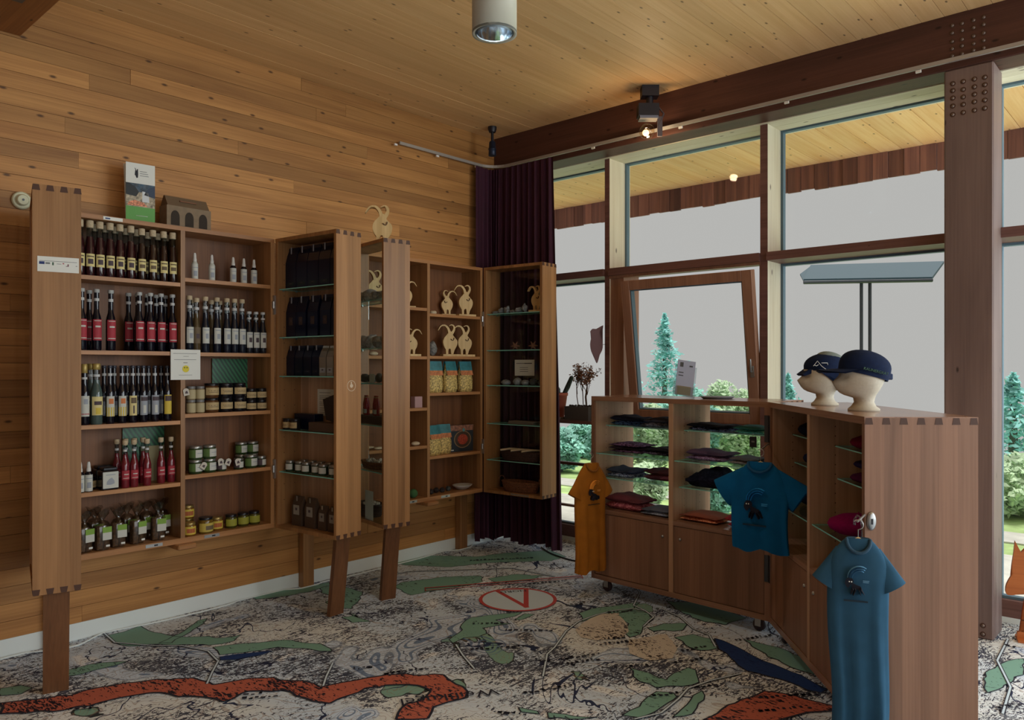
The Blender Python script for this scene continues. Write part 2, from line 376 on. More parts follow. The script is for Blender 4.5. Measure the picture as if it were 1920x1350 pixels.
for i, (a, b) in enumerate(bays):
    wnd = struct(empty('window_%d' % (i + 1), (GX, (a + b)/2, 0)), ['narrow window bay beside the red curtain', 'window bay with the tilted sash', 'window bay left of the bolted column', 'window bay right of the bolted column', 'window bay farther along'][i])
    cy = (a + b)/2; a2, b2_ = a - cy, b - cy
    def pane(z0, z1, ya=a2, yb=b2_, x=0.0):
        boxo('pane', (x - .003, yb + .012, z0 + .012), (x + .003, ya - .012, z1 - .012), M_GLASS, wnd)
        frame(wnd, ya, yb, z0, z1, x, t=.016)
    boxo('transom', (.20 - GX, b2_ + (.0 if i else 0), TZ0), (.0, a2, TZ1), [M_RAIL], wnd)
    pane(TZ1, BM_Z)
    if i == 0:
        pane(1.05, TZ0); pane(.135, 1.03)
        boxo('sill', (.20 - GX, b2_, 1.036), (.01, a2, 1.062), M_RAIL, wnd)
        boxo('glazing_bar', (-.035, b2_, .655), (.0, a2, .679), M_RAIL, wnd)
        boxo('glazing_bar', (-.035, b2_, .291), (.0, a2, .309), M_SASH, wnd)
        boxo('bottom_rail', (-.05, b2_, .035), (.01, a2, .135), M_RAIL, wnd)
    elif i == 1:
        # fixed lower light, then the tilted sash hinged at its foot
        pane(.135, 1.03)
        boxo('sill', (.22 - GX, b2_, 1.03), (.01, a2, 1.10), M_RAIL, wnd)
        boxo('bottom_rail', (-.05, b2_, .035), (.01, a2, .135), M_RAIL, wnd)
        sw = .535; sh = 1.085; st = .075
        mb = MB()
        for p, q in (((-sw, 0), (-sw + st, sh)), ((sw - st, 0), (sw, sh)), ((-sw + st, 0), (sw - st, st)), ((-sw + st, sh - st), (sw - st, sh))):
            mb.box((-.028, p[0], p[1]), (.028, q[0], q[1]), ch=.003)
        sash = mb.obj('sash', M_SASH, wnd, (.285 - GX, -.085, 1.103), (0, R_(-8.0), 0))
        boxo('fixed_frame', (.24 - GX, a2 - .125, 1.10), (.0, a2, TZ0), M_SASH, wnd); boxo('fixed_frame', (.24 - GX, b2_, 1.10), (.0, b2_ + .012, TZ0), M_SASH, wnd)
        boxo('sash_pane', (-.006, -sw + st, st), (.006, sw - st, sh - st), M_GLASS, sash)
        frame(sash, sw - st, -sw + st, st, sh - st, 0, 'sash_gasket', .009)
        hd = MB(); hd.box((-.034, -sw + .022, .34), (-.026, -sw + .05, .42)); hd.tube([(-.034, -sw + .036, .38), (-.05, -sw + .036, .38), (-.05, -sw + .036, .47)], .006)
        hd.obj('window_handle', M_STEEL, sash)
        MB().box((.20 - GX + .02, b2_ + .0, TZ0 - .022), (.22 - GX + .05, a2, TZ0)).obj('stop_bead', M_SASH, wnd)
    else:
        pane(.135, TZ0)
        boxo('bottom_rail', (-.05, b2_, .035), (.01, a2, .135), M_RAIL, wnd)

# roof overhang outside: boarded soffit and hanging weathered boards at its edge
ev = struct(boxo('roof_overhang', (GX + .1, -10.4, 3.31), (1.8, 3.5, 3.40), plain('roof_top', (70, 70, 74), .8)), 'roof overhang outside the windows')
y = 3.4
eme = MB().box((0, -.158, 0), (1.28, -.002, .03)).mesh('soffit_board'); eme.materials.append(M_EAVE)
while y > -9.6:
    mk('soffit_board', eme, None, ev, (GX + .06, y, 3.25)); y -= .16
y = 3.4
while y > -9.6:
    wd = .118
    fme = pl_mesh.get('f')
    if fme is None:
        fme = MB().box((0, -wd + .002, 0), (.024, -.002, .245)).mesh('fascia_board'); fme.materials.append(M_FASCIA); pl_mesh['f'] = fme
    mk('fascia_board', fme, None, ev, (1.75 + rp.uniform(-.006, .006), y, 3.038 + rp.uniform(-.008, .008))); y -= wd

# curtain track along the plank wall, round the corner and along the beam
tr = MB(); zt = 3.226
pth = [(-1.095, -.05, zt), (-.22, -.05, zt)] + [(-.22 + .17*math.sin(t*math.pi/16), -.05 - .17*(1 - math.cos(t*math.pi/16)), zt) for t in range(1, 8)] + [(-.05, -.22, zt), (-.05, -9.5, zt)]
def ribbon(mb, pts, hw, hz):
    pts = [Vector(p) for p in pts]; vs = []
    for i, p in enumerate(pts):
        t = (pts[min(i+1, len(pts)-1)] - pts[max(i-1, 0)]).normalized(); nn = Vector((-t.y, t.x, 0))
        vs += [p + nn*hw + UD*hz, p - nn*hw + UD*hz, p - nn*hw - UD*hz, p + nn*hw - UD*hz]
    fs = []
    for i in range(len(pts)-1):
        for j in range(4): fs.append((i*4+j, i*4+(j+1) % 4, (i+1)*4+(j+1) % 4, (i+1)*4+j))
    fs += [(3, 2, 1, 0), tuple(range(len(vs)-4, len(vs)))]
    mb.add(vs, fs)
ribbon(tr, pth, .008, .011)
trk = tr.obj('curtain_track', plain('track_aluminium', (164, 158, 152), .4, .2)); tag(trk, 'long pale curtain track along the plank wall and the dark beam', 'curtain rail')
gl = MB().box((-.014, -.006, -.014), (.014, .006, 0)).mesh('glider'); gl.materials.append(plain('glider_white', (226, 224, 220), .5))
for px, py in ((742, 276), (820, 297), (893, 316)):
    p = on(px, py, 'y', -.05); mk('glider', gl, None, trk, (p.x, -.05, zt - .014))
for px in (1112, 1276, 1475, 1722): mk('glider', gl, None, trk, (-.05, on(px, 200, 'x', -.05).y, zt - .014), (0, 0, R_(90)))
for k in range(3): mk('wall_bracket', gl, None, trk, (-1.0 + .38*k, -.03, zt + .012))

# ================================================================== the map carpet
fm, nt, b = mat('map_carpet'); L = nt.links.new
tc = N(nt, 'ShaderNodeTexCoord')
def nz(scale, detail=2, dist=0.0, mp=None, rough=.5):
    n = N(nt, 'ShaderNodeTexNoise'); n.inputs['Scale'].default_value = scale; n.inputs['Detail'].default_value = detail; n.inputs['Distortion'].default_value = dist; n.inputs['Roughness'].default_value = rough
    L((mp or tc).outputs['Object' if mp is None else 0], n.inputs['Vector']); return n
def rng(src, lo, hi, a=0.0, c=1.0):
    r = N(nt, 'ShaderNodeMapRange'); r.inputs['From Min'].default_value = lo; r.inputs['From Max'].default_value = hi; r.inputs['To Min'].default_value = a; r.inputs['To Max'].default_value = c; L(src, r.inputs['Value']); return r.outputs[0]
def mth(op, a, c=None, clamp=False):
    m_ = N(nt, 'ShaderNodeMath', operation=op); m_.use_clamp = clamp
    if isinstance(a, (int, float)): m_.inputs[0].default_value = a
    else: L(a, m_.inputs[0])
    if c is not None:
        if isinstance(c, (int, float)): m_.inputs[1].default_value = c
        else: L(c, m_.inputs[1])
    return m_.outputs[0]
def mixc(fac, c1, c2):
    x = N(nt, 'ShaderNodeMixRGB'); L(fac, x.inputs['Fac'])
    for k_, c in (('Color1', c1), ('Color2', c2)):
        if isinstance(c, tuple): x.inputs[k_].default_value = rgb(*c)
        else: L(c, x.inputs[k_])
    return x.outputs['Color']
def stretch(ang, sx, sy):
    mp = N(nt, 'ShaderNodeMapping'); mp.inputs['Rotation'].default_value = (0, 0, ang); mp.inputs['Scale'].default_value = (sx, sy, 1); L(tc.outputs['Object'], mp.inputs['Vector']); return mp
land = nz(.9, 3, .4); hills = nz(2.6, 3, .6)
base = mixc(rng(land.outputs['Fac'], .42, .58), (210, 228, 246), (226, 232, 232))
base = mixc(rng(hills.outputs['Fac'], .60, .66), base, (240, 246, 250))
ice = nz(1.7, 2, .8); ice_m = rng(ice.outputs['Fac'], .60, .63)
base = mixc(ice_m, base, (212, 228, 246))
vall = nz(1.35, 4, .5, None, .55); green_m = rng(vall.outputs['Fac'], .66, .665); base = mixc(green_m, base, (134, 174, 158))
edge = mth('LESS_THAN', mth('ABSOLUTE', mth('SUBTRACT', vall.outputs['Fac'], .6625)), .0035); base = mixc(edge, base, (50, 60, 60))
cont = mth('FRACT', mth('MULTIPLY', hills.outputs['Fac'], 26.0)); cl = mth('LESS_THAN', mth('ABSOLUTE', mth('SUBTRACT', cont, .5)), .07)
base = mixc(mth('MULTIPLY', cl, .45), base, (150, 120, 100))
icel = mth('MULTIPLY', mth('LESS_THAN', mth('ABSOLUTE', mth('SUBTRACT', mth('FRACT', mth('MULTIPLY', ice.outputs['Fac'], 30.0)), .5)), .16), ice_m)
base = mixc(mth('MULTIPLY', icel, .8), base, (92, 122, 162))
riv = nz(1.1, 4, .9); rl = mth('LESS_THAN', mth('ABSOLUTE', mth('SUBTRACT', riv.outputs['Fac'], .5)), .0035); base = mixc(rl, base, (44, 56, 88))
# rock hachures: short dark ticks thick on the ridges, thin elsewhere, absent in the valleys
rid = nz(1.6, 4, 1.0, None, .6)
t1 = nz(1, 2, 1.2, stretch(.6, 27, 74)); t2 = nz(1, 2, 1.0, stretch(-.8, 92, 38)); t3 = nz(1, 3, 2.2, stretch(.75, 11, 34))
thr = rng(rid.outputs['Fac'], .38, .62, .675, .515)
k1 = mth('GREATER_THAN', t1.outputs['Fac'], thr); k2 = mth('GREATER_THAN', t2.outputs['Fac'], mth('ADD', thr, .035)); k3 = mth('GREATER_THAN', t3.outputs['Fac'], mth('ADD', thr, .02))
tick = mth('MULTIPLY', mth('MAXIMUM', mth('MAXIMUM', k1, k2), k3), mth('SUBTRACT', 1.0, mth('MULTIPLY', green_m, .96)))
tick = mth('MULTIPLY', tick, mth('SUBTRACT', 1.0, mth('MULTIPLY', ice_m, .7)))
base = mixc(mth('MULTIPLY', tick, .93), base, (34, 38, 62))
L(base, b.inputs['Base Color']); b.inputs['Roughness'].default_value = .75; b.inputs['Specular IOR Level'].default_value = .25
pile = nz(420, 1); bp = N(nt, 'ShaderNodeBump'); bp.inputs['Strength'].default_value = .25; bp.inputs['Distance'].default_value = .002; L(pile.outputs['Fac'], bp.inputs['Height']); L(bp.outputs['Normal'], b.inputs['Normal'])
floor = struct(boxo('floor', (-8.2, -10, -.06), (GX + .12, .0, 0), fm), 'carpet printed with a large topographic map')
# printed areas that can be told apart
def print_mat(name, c, ink=(30, 32, 50), amount=.5, sx=70, sy=26):
    m_, n_, bb = mat(name); LL = n_.links.new; t_ = N(n_, 'ShaderNodeTexCoord'); mp = N(n_, 'ShaderNodeMapping'); mp.inputs['Scale'].default_value = (sx, sy, 1); mp.inputs['Rotation'].default_value = (0, 0, .8)
    LL(t_.outputs['Object'], mp.inputs[0]); q = N(n_, 'ShaderNodeTexNoise'); q.inputs['Scale'].default_value = 1; q.inputs['Detail'].default_value = 3; q.inputs['Distortion'].default_value = 1.2; LL(mp.outputs[0], q.inputs[0])
    q2 = N(n_, 'ShaderNodeTexNoise'); q2.inputs['Scale'].default_value = 2.5; LL(t_.outputs['Object'], q2.inputs[0])
    mr_ = N(n_, 'ShaderNodeMapRange'); mr_.inputs['From Min'].default_value = .35; mr_.inputs['From Max'].default_value = .65; mr_.inputs['To Min'].default_value = .78 - amount*.2; mr_.inputs['To Max'].default_value = .62 - amount*.26; LL(q2.outputs['Fac'], mr_.inputs['Value'])
    g = N(n_, 'ShaderNodeMath', operation='GREATER_THAN'); LL(q.outputs['Fac'], g.inputs[0]); LL(mr_.outputs[0], g.inputs[1])
    x = N(n_, 'ShaderNodeMixRGB'); x.inputs['Color1'].default_value = rgb(*c); x.inputs['Color2'].default_value = rgb(*ink); LL(g.outputs[0], x.inputs['Fac']); LL(x.outputs[0], bb.inputs['Base Color'])
    bb.inputs['Roughness'].default_value = .75; bb.inputs['Specular IOR Level'].default_value = .25; return m_
P_RED = print_mat('print_red', (190, 104, 84), (34, 28, 40), .55); P_GREEN = print_mat('print_green', (128, 172, 156), (40, 52, 52), .12)
P_BLUE = print_mat('print_blue', (34, 62, 116), (24, 44, 92), .2); P_OUT = plain('print_outline', (28, 30, 48), .8); P_TAN = print_mat('print_tan', (214, 206, 192), (60, 50, 50), .35, 60, 40)
P_RING = plain('print_ring_red', (190, 70, 66), .75); P_PALE = plain('print_pale', (206, 224, 236), .75)
lay = [0]
def patch(name, poly, m, outline=.006, jitter=.012):
    """a printed area: outline from the floor points, roughened like a hand-drawn map"""
    pts = [on(x, y, 'z', 0) for x, y in poly]; rj = random.Random(len(poly)*7 + int(poly[0][0])); out = []
    for i, p in enumerate(pts):
        q = pts[(i+1) % len(pts)]; n = max(1, int((q - p).length/.045))
        for k in range(n):
            r = p.lerp(q, k/n); j = jitter if k else jitter*.3; out.append(Vector((r.x + rj.uniform(-j, j), r.y + rj.uniform(-j, j), 0)))
    lay[0] += 1; z = .0004 + .00012*lay[0]
    o = MB().prism([(p.x, p.y) for p in out], z - .0003, z, plane='xy').obj(name, m, floor)
    if outline:
        ob = MB(); n = len(out)
        for i in range(n):
            a, c = out[i], out[(i+1) % n]; d = c - a
            if d.length < 1e-4: continue
            s_ = Vector((-d.y, d.x, 0)).normalized()*outline/2; zz = Vector((0, 0, z + .0002))
            ob.add([a - s_ + zz, c - s_ + zz, c + s_ + zz, a + s_ + zz], [(0, 1, 2, 3)])
        ob.obj('outline', P_OUT, o)
    return o
GREENS = [
 [(742,1055),(788,1044),(825,1042),(889,1044),(947,1037),(1033,1032),(1062,1044),(1033,1052),(918,1055),(846,1063),(762,1060)],
 [(785,1088),(832,1082),(900,1080),(905,1090),(880,1098),(840,1104),(800,1110),(770,1116),(738,1100),(752,1092)],
 [(915,1085),(960,1077),(1020,1079),(985,1089),(930,1092)],
 [(866,1170),(885,1158),(930,1152),(978,1148),(965,1156),(930,1163),(958,1170),(905,1178),(912,1188),(896,1194),(870,1196),(848,1206),(842,1200),(862,1186)],
 [(965,1162),(985,1151),(1002,1152),(980,1162)],
 [(600,1100),(640,1098),(660,1104),(680,1110),(672,1128),(660,1142),(632,1140),(610,1130),(630,1120),(602,1112)],
 [(640,1158),(668,1154),(655,1150),(695,1166),(660,1168)],
 [(200,1192),(232,1185),(262,1174),(270,1178),(290,1186),(330,1194),(375,1194),(420,1196),(455,1190),(440,1202),(392,1210),(300,1208),(240,1212),(212,1205)],
 [(298,1206),(338,1188),(372,1164),(388,1160),(380,1170),(345,1192),(320,1206)],
 [(400,1214),(470,1206),(530,1200),(560,1204),(600,1208),(622,1222),(580,1218),(520,1214),(470,1222),(412,1228)],
 [(470,1118),(520,1106),(570,1102),(618,1092),(618,1098),(580,1110),(520,1120),(480,1124)],
 [(0,1292),(40,1286),(62,1290),(40,1302),(0,1306)],
 [(118,1260),(170,1246),(240,1240),(200,1252),(150,1266),(120,1270)],
 [(1085,1150),(1110,1142),(1140,1138),(1200,1130),(1188,1142),(1150,1152),(1118,1160),(1092,1166)],
 [(1150,1150),(1185,1146),(1215,1150),(1225,1162),(1205,1176),(1200,1190),(1180,1196),(1172,1182),(1178,1170),(1165,1160)],
 [(1215,1178),(1245,1170),(1290,1170),(1280,1182),(1225,1184)],
 [(1250,1128),(1300,1130),(1370,1148),(1400,1160),(1360,1172),(1320,1166),(1280,1150)],
 [(1265,1196),(1300,1190),(1340,1200),(1345,1216),(1310,1220),(1285,1210)],
 [(1180,1252),(1215,1262),(1250,1276),(1262,1264),(1290,1252),(1305,1258),(1310,1280),(1280,1288),(1230,1290),(1200,1278)],
 [(1168,1342),(1200,1326),(1215,1308),(1230,1298),(1262,1300),(1270,1308),(1240,1326),(1200,1346)],
 [(1270,1340),(1300,1306),(1318,1296),(1322,1306),(1310,1320),(1300,1340),(1262,1346)],
 [(972,1328),(1008,1334),(1012,1340),(975,1336)], [(1026,1337),(1060,1341),(1120,1346),(1090,1350),(1028,1347)],
 [(1395,1200),(1460,1215),(1520,1240),(1545,1268),(1500,1258),(1440,1232)],
 [(1890,1240),(1920,1236),(1920,1262),(1880,1290),(1850,1300),(1846,1262)],
]
for g in GREENS: patch('printed_valley', g, P_GREEN)
patch('printed_hill', [(1105,1162),(1130,1152),(1160,1150),(1172,1165),(1178,1180),(1172,1196),(1120,1202),(1090,1196),(1078,1182)], P_TAN, 0)
patch('printed_hill', [(1180,1200),(1250,1190),(1270,1215),(1262,1235),(1220,1240),(1180,1226)], P_TAN, 0)
patch('printed_lake', [(1340,1198),(1354,1202),(1391,1219),(1432,1241),(1502,1267),(1551,1294),(1540,1300),(1513,1295),(1481,1280),(1440,1269),(1400,1259),(1383,1248),(1362,1226),(1347,1218)], P_BLUE, .007, .006)
patch('printed_lake', [(412,1233),(443,1228),(513,1221),(487,1230),(443,1238),(413,1239)], P_BLUE, .004, .003)
patch('printed_border_band', [(0,1320),(67,1313),(133,1305),(187,1290),(233,1282),(293,1275),(363,1273),(400,1285),(443,1278),(493,1273),(567,1278),(600,1290),(643,1281),(687,1272),(744,1266),(831,1266),(854,1284),(877,1298),(872,1311),(840,1318),(814,1327),(802,1350),(744,1350),(762,1321),(796,1310),(808,1298),(785,1287),(744,1285),(687,1291),(658,1304),(620,1320),(587,1315),(533,1295),(467,1297),(417,1317),(383,1308),(333,1307),(300,1300),(233,1308),(167,1325),(100,1335),(0,1340)], P_RED, .012, .014)
patch('printed_border_band', [(1318,1352),(1354,1332),(1391,1313),(1432,1297),(1470,1302),(1513,1313),(1567,1326),(1565,1333),(1513,1337),(1459,1352)], P_RED, .010, .010)
# roads and rivers drawn as double lines
def road(pts, wd=.009, dark=.017):
    P = [on(x, y, 'z', 0) for x, y in pts]; Q = []
    for i in range(len(P)-1):
        for k in range(4): Q.append(P[i].lerp(P[i+1], k/4))
    Q.append(P[-1]); lay[0] += 1
    for ww, m_, dz in ((dark, P_OUT, 0), (wd, P_PALE, .0002)):
        mb = MB(); z = .0004 + .00012*lay[0] + dz; vs = []
        for i, p in enumerate(Q):
            t = (Q[min(i+1, len(Q)-1)] - Q[max(i-1, 0)]).normalized(); s_ = Vector((-t.y, t.x, 0))*ww/2; zz = Vector((0, 0, z)); vs += [p + s_ + zz, p - s_ + zz]
        mb.add(vs, [(2*i, 2*i+1, 2*i+3, 2*i+2) for i in range(len(Q)-1)]); mb.obj('printed_road', m_, floor)
for r in ([(1062,1184),(1085,1166),(1118,1154),(1150,1146),(1185,1142),(1210,1146),(1226,1158),(1216,1166),(1206,1176)],
          [(1150,1050),(1200,1112),(1188,1136),(1210,1146)], [(1240,1142),(1275,1158),(1300,1180),(1330,1192),(1342,1214)],
          [(1190,1350),(1240,1338),(1272,1312),(1290,1292),(1330,1278),(1390,1264)], [(195,1188),(215,1206),(290,1212),(340,1212),(390,1222),(408,1240)],
          [(855,1210),(868,1230),(890,1256)], [(1062,1184),(1040,1215),(1026,1228),(1018,1270)], [(620,1110),(700,1085),(770,1072),(850,1070),(960,1066),(1040,1082)],
          [(1890,1200),(1870,1240),(1895,1290),(1880,1340)], [(410,1240),(398,1262),(388,1284)], [(624,1245),(612,1270),(606,1288)]): road(r)
# north emblem, scale bar and names
cN = on(971, 1125, 'z', 0); rN = (on(1044, 1125, 'z', 0) - on(898, 1125, 'z', 0)).length/2
zt_ = .006
def disc(c, r0, r1, z, m, name):
    mb = MB(); n = 48; vs = []
    for i in range(n):
        a = 2*math.pi*i/n; vs += [(c.x + r0*math.cos(a), c.y + r0*math.sin(a), z), (c.x + r1*math.cos(a), c.y + r1*math.sin(a), z)]
    mb.add(vs, [(2*i, 2*i+1, (2*i+3) % (2*n), (2*i+2) % (2*n)) for i in range(n)]); return mb.obj(name, m, floor)
disc(cN, 0, rN*.97, zt_, P_PALE, 'north_disc'); disc(cN, rN*.91, rN, zt_ + .0003, P_RING, 'north_ring')
def bar(p, q, wd, z, m, name):
    a, c = on(p[0], p[1], 'z', 0), on(q[0], q[1], 'z', 0); d = c - a; s_ = Vector((-d.y, d.x, 0)).normalized()*wd/2; zz = Vector((0, 0, z))
    return MB().add([a - s_ + zz, c - s_ + zz, c + s_ + zz, a + s_ + zz], [(0, 1, 2, 3)]).obj(name, m, floor)
bar((932, 1109.5), (989, 1141), .032, zt_ + .0004, P_RING, 'north_arrow'); bar((986.5, 1105), (986.5, 1141), .032, zt_ + .0005, P_RING, 'north_arrow'); bar((934, 1109), (984, 1106), .012, zt_ + .0006, P_RING, 'north_arrow')
bar((796, 1104), (1092, 1080.5), .016, zt_, P_RING, 'scale_bar'); bar((796, 1108.5), (1092, 1084), .010, zt_, P_RING, 'scale_bar'); bar((797, 1103), (798, 1110), .006, zt_, P_RING, 'scale_bar'); bar((1090, 1079), (1093, 1086), .006, zt_, P_RING, 'scale_bar')
def floor_text(s_, p, q, size, m=P_OUT):
    a, c = on(p[0], p[1], 'z', 0), on(q[0], q[1], 'z', 0); d = c - a; ang = math.atan2(d.y, d.x)
    Mx = Matrix.Translation(((a.x + c.x)/2, (a.y + c.y)/2, zt_ + .001)) @ Matrix.Rotation(ang, 4, 'Z')
    text_mb(s_, size, Mx).obj('map_lettering', m, floor)
floor_text('NORD', (978, 1109.5), (946, 1111.5), .062)
floor_text('Weißkugel', (900, 1302), (786, 1315), .105)
rn = random.Random(3)
def names(p, q, h=.035):                                    # rows of small place names too small to read
    a, c = on(p[0], p[1], 'z', 0), on(q[0], q[1], 'z', 0); d = (c - a); Ln = d.length; d.normalize(); s_ = Vector((-d.y, d.x, 0)); t = 0; mb = MB(); z = Vector((0, 0, zt_ + .0008))
    while t < Ln:
        wv = rn.uniform(.4, .8)*h; o_ = a + d*t
        for k in range(rn.choice((1, 2))):
            u0 = rn.uniform(0, .3)*h; v0 = rn.uniform(-.5, .1)*h; u1 = wv; v1 = v0 + rn.uniform(.35, .6)*h
            mb.add([o_ + d*u0 + s_*v0 + z, o_ + d*u1 + s_*v0 + z, o_ + d*u1 + s_*v1 + z, o_ + d*u0 + s_*v1 + z], [(0, 1, 2, 3)])
        t += wv + .22*h
    mb.obj('map_lettering', P_OUT, floor)
for p, q in (((885,1171),(950,1170)),((945,1183),(1035,1185)),((880,1220),(985,1213)),((1050,1238),(1120,1228)),((1060,1246),(1122,1238)),((980,1302),(1072,1288)),((1130,1199),(1165,1198)),((1122,1210),(1184,1204)),((1150,1255),(1212,1248)),((1140,1150),(1182,1147)),
             ((930,1338),(982,1342)),((126,1332),(174,1330)),((452,1312),(518,1307)),((455,1304),(490,1302)),((660,1256),(700,1253)),((720,1266),(800,1255)),((620,1160),(660,1150)),((880,1052),(1000,1047)),((990,1097),(1060,1090)),((1000,1238),(1080,1250)),((1264,1245),(1320,1236)),((1275,1222),(1320,1214)),((1220,1306),(1272,1302)),((1300,1290),(1350,1288)),((1380,1203),(1440,1193)),((1420,1310),(1530,1304)),((1420,1335),(1520,1328)),((1882,1210),(1905,1216)),((1870,1330),(1910,1322)),((1060,1136),(1095,1134))): names(p, q)
# ================================================================== display cabinets on the plank wall
CZ0, CZ1, CD, CW = .485, 2.32, .24, 1.18
DT, DW = .19, .59                                  # depth and width of a swung-open door box
pin_me = MB().prism([(-.016, 0), (.016, 0), (.011, .026), (-.011, .026)], -.0005, .0005).mesh('dovetail'); pin_me.materials.append(M_PIN)
plate_me = MB().box((-.047, -.0015, -.009), (.047, 0, .009)).mesh('latch_plate'); plate_me.materials.append(M_STEEL)
slot_me = MB().box((-.010, -.002, -.004), (.010, -.0002, .004)).mesh('latch_slot'); slot_me.materials.append(M_BLACK)
hole_me = MB().lathe([(.003, 0), (.003, .0006)], 8).mesh('pin_hole'); hole_me.materials.append(M_PIN)
stud_me = MB().lathe([(.004, 0), (.004, .012)], 8).mesh('shelf_stud'); stud_me.materials.append(M_STEEL)
def cabinet(xl, label, left_z, right_z):
    c = tag(empty('display_cabinet', (xl, 0, 0)), label, 'cabinet', None); t = .026; y1 = -.0155
    for x in (0, CW - t): boxo('side_panel', (x, -CD, CZ0 + .03), (x + t, y1, CZ1 - .024), M_CABV, c)
    boxo('top_panel', (0, -CD, CZ1 - .024), (CW, y1, CZ1), M_CABH, c); boxo('bottom_panel', (0, -CD, CZ0), (CW, y1, CZ0 + .03), M_CABH, c)
    boxo('divider', (CW/2 - .013, -CD + .001, CZ0 + .03), (CW/2 + .013, y1, CZ1 - .024), M_CABV, c)
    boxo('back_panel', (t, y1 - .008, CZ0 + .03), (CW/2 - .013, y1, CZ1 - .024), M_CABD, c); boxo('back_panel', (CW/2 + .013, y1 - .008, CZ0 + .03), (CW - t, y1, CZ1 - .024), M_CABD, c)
    for zs, a, b in ((left_z, t, CW/2 - .013), (right_z, CW/2 + .013, CW - t)):
        for z in zs: boxo('shelf', (a, -CD + .004, z - .022), (b, y1 - .008, z), M_CABH, c)
    for px in (CW*.25 + .13, CW*.75 - .12):
        mk('latch_plate', plate_me, None, c, (px, -CD, CZ0 + .015)); mk('latch_slot', slot_me, None, c, (px + .01, -CD - .001, CZ0 + .015))
    boxo('foot_block', (CW/2 - .05, -CD - .05, CZ0 - .03), (CW/2 + .06, -CD + .10, CZ0), M_CABH, c, ch=.006)
    return c
def door(cab, xl, hinge_x, ang, sgn, zs, back, label=None, leg=True):
    """box door: local x runs from hinge to free end, local y across its depth"""
    u = Vector((math.sin(ang)*sgn, -math.cos(ang), 0)); rz = math.atan2(u.y, u.x); t = .022
    ya, yb = (0, DT) if sgn > 0 else (-DT, 0)
    mb = MB(); mb.box((0, ya, CZ0), (t, yb, CZ1)); mb.box((DW - t, ya, CZ0), (DW, yb, CZ1)); mb.box((t, ya, CZ1 - t), (DW - t, yb, CZ1)); mb.box((t, ya, CZ0), (DW - t, yb, CZ0 + t))
    d = mb.obj('door', M_CABV, cab, (hinge_x - xl, -CD - .012, 0), (0, 0, rz))
    if label: d['label'] = label
    yk = yb - .012 if sgn > 0 else ya + .006
    boxo('back_pane' if back == 'glass' else 'back_panel', (t, yk, CZ0 + t), (DW - t, yk + .006, CZ1 - t), M_VITRINE if back == 'glass' else M_CNTI, d)
    for z in zs:
        o = boxo('glass_shelf', (t + .002, ya + .012, z - .006), (DW - t - .002, yb - .016, z), [M_SHELFG, M_GEDGE], d)
        for p in o.data.polygons: p.material_index = 0 if abs(p.normal.z) > .5 else 1
        for yy in (ya + .04, yb - .05): mk('shelf_stud', stud_me, None, d, (t, yy, z - .010), (0, R_(90), 0))
    for k in range(4):
        yy = ya + .014 + k*(DT - .028)/3
        mk('dovetail', pin_me, None, d, (DW + .0004, yy, CZ1 - .026), (0, 0, R_(90))); mk('dovetail', pin_me, None, d, (DW + .0004, yy, CZ0 + .026), (R_(180), 0, R_(90)))
    for k in range(16):
        for yy in (ya + .05, yb - .06): mk('pin_hole', hole_me, None, d, (t, yy, .66 + k*.1), (0, R_(90), 0))
    for z in (1.90, .86):
        hb = MB(); hb.box((-.030, ya - .012 if sgn > 0 else yb, z - .06), (.004, ya if sgn > 0 else yb + .012, z + .06)); hb.tube([(-.006, (ya - .010) if sgn > 0 else yb + .010, z - .022), (-.006, (ya - .010) if sgn > 0 else yb + .010, z + .022)], .011, 8)
        hb.obj('hinge', M_STEEL, d)
    ym = (ya + yb)/2; lg = MB(); a0, a1 = DW - .06, DW - .125
    vs = []
    for uu, z in ((a1, 0.0), (a0, CZ0)):
        for dx, dy in ((-.015, -.052), (.015, -.052), (.015, .052), (-.015, .052)): vs.append((uu + dx, ym + dy, z))
    if leg: lg.add(vs, [(0, 1, 2, 3), (4, 5, 6, 7), (0, 1, 5, 4), (1, 2, 6, 5), (2, 3, 7, 6), (3, 0, 4, 7)]); lg.obj('leg', wood('leg_larch', (96, 62, 38), (122, 82, 52), 'Z', 0, .45, .03), d)
    Mw = Matrix.Translation((hinge_x, -CD - .012, 0)) @ Matrix.Rotation(rz, 4, 'Z')
    return d, Mw, rz, ya, yb
X1, X2 = -3.455, -1.555
BZ = [2.0, 1.695, 1.45, 1.11, .845]; CZs = [1.94, 1.63, 1.40, 1.13, .83]; DZs = [1.94, 1.645, 1.36, 1.05, .755]
c1 = cabinet(X1, 'brown wooden wall cabinet full of bottles and jars', [1.993, 1.594, 1.196, .838], [2.025, 1.592, 1.232, .874])
c2 = cabinet(X2, 'brown wooden wall cabinet holding carved ibex figures, its far door by the red curtain', [1.956, 1.588, 1.199, .910], [1.918, 1.592, 1.308, .822])
dA, MA, rA, yA0, yA1 = door(c1, X1, X1, R_(15), -1, [1.7, 1.2], 'wood', 'open box door with a small white funding sign')
dB, MBm, rB, yB0, yB1 = door(c1, X1, X1 + CW, R_(4.5), 1, BZ, 'wood', 'open box door with dark coffee bags on glass shelves')
dC, MC, rC, yC0, yC1 = door(c2, X2, X2, R_(10), -1, CZs, 'glass', 'open box door with rough crystals behind glass')
dD, MD, rD, yD0, yD1 = door(c2, X2, X2 + CW, R_(4), 1, DZs, 'glass', 'open box door with stones and baskets, red curtain behind', False)
for x, c, xl in ((-3.47, c1, X1), (-1.915, c1, X1), (-.43, c2, X2)):
    boxo('wall_leg', (x - .042 - xl, -.075, 0), (x + .042 - xl, -.018, CZ0 + (.0 if x > -1 or x < -3 else .02)), M_CABV, c)
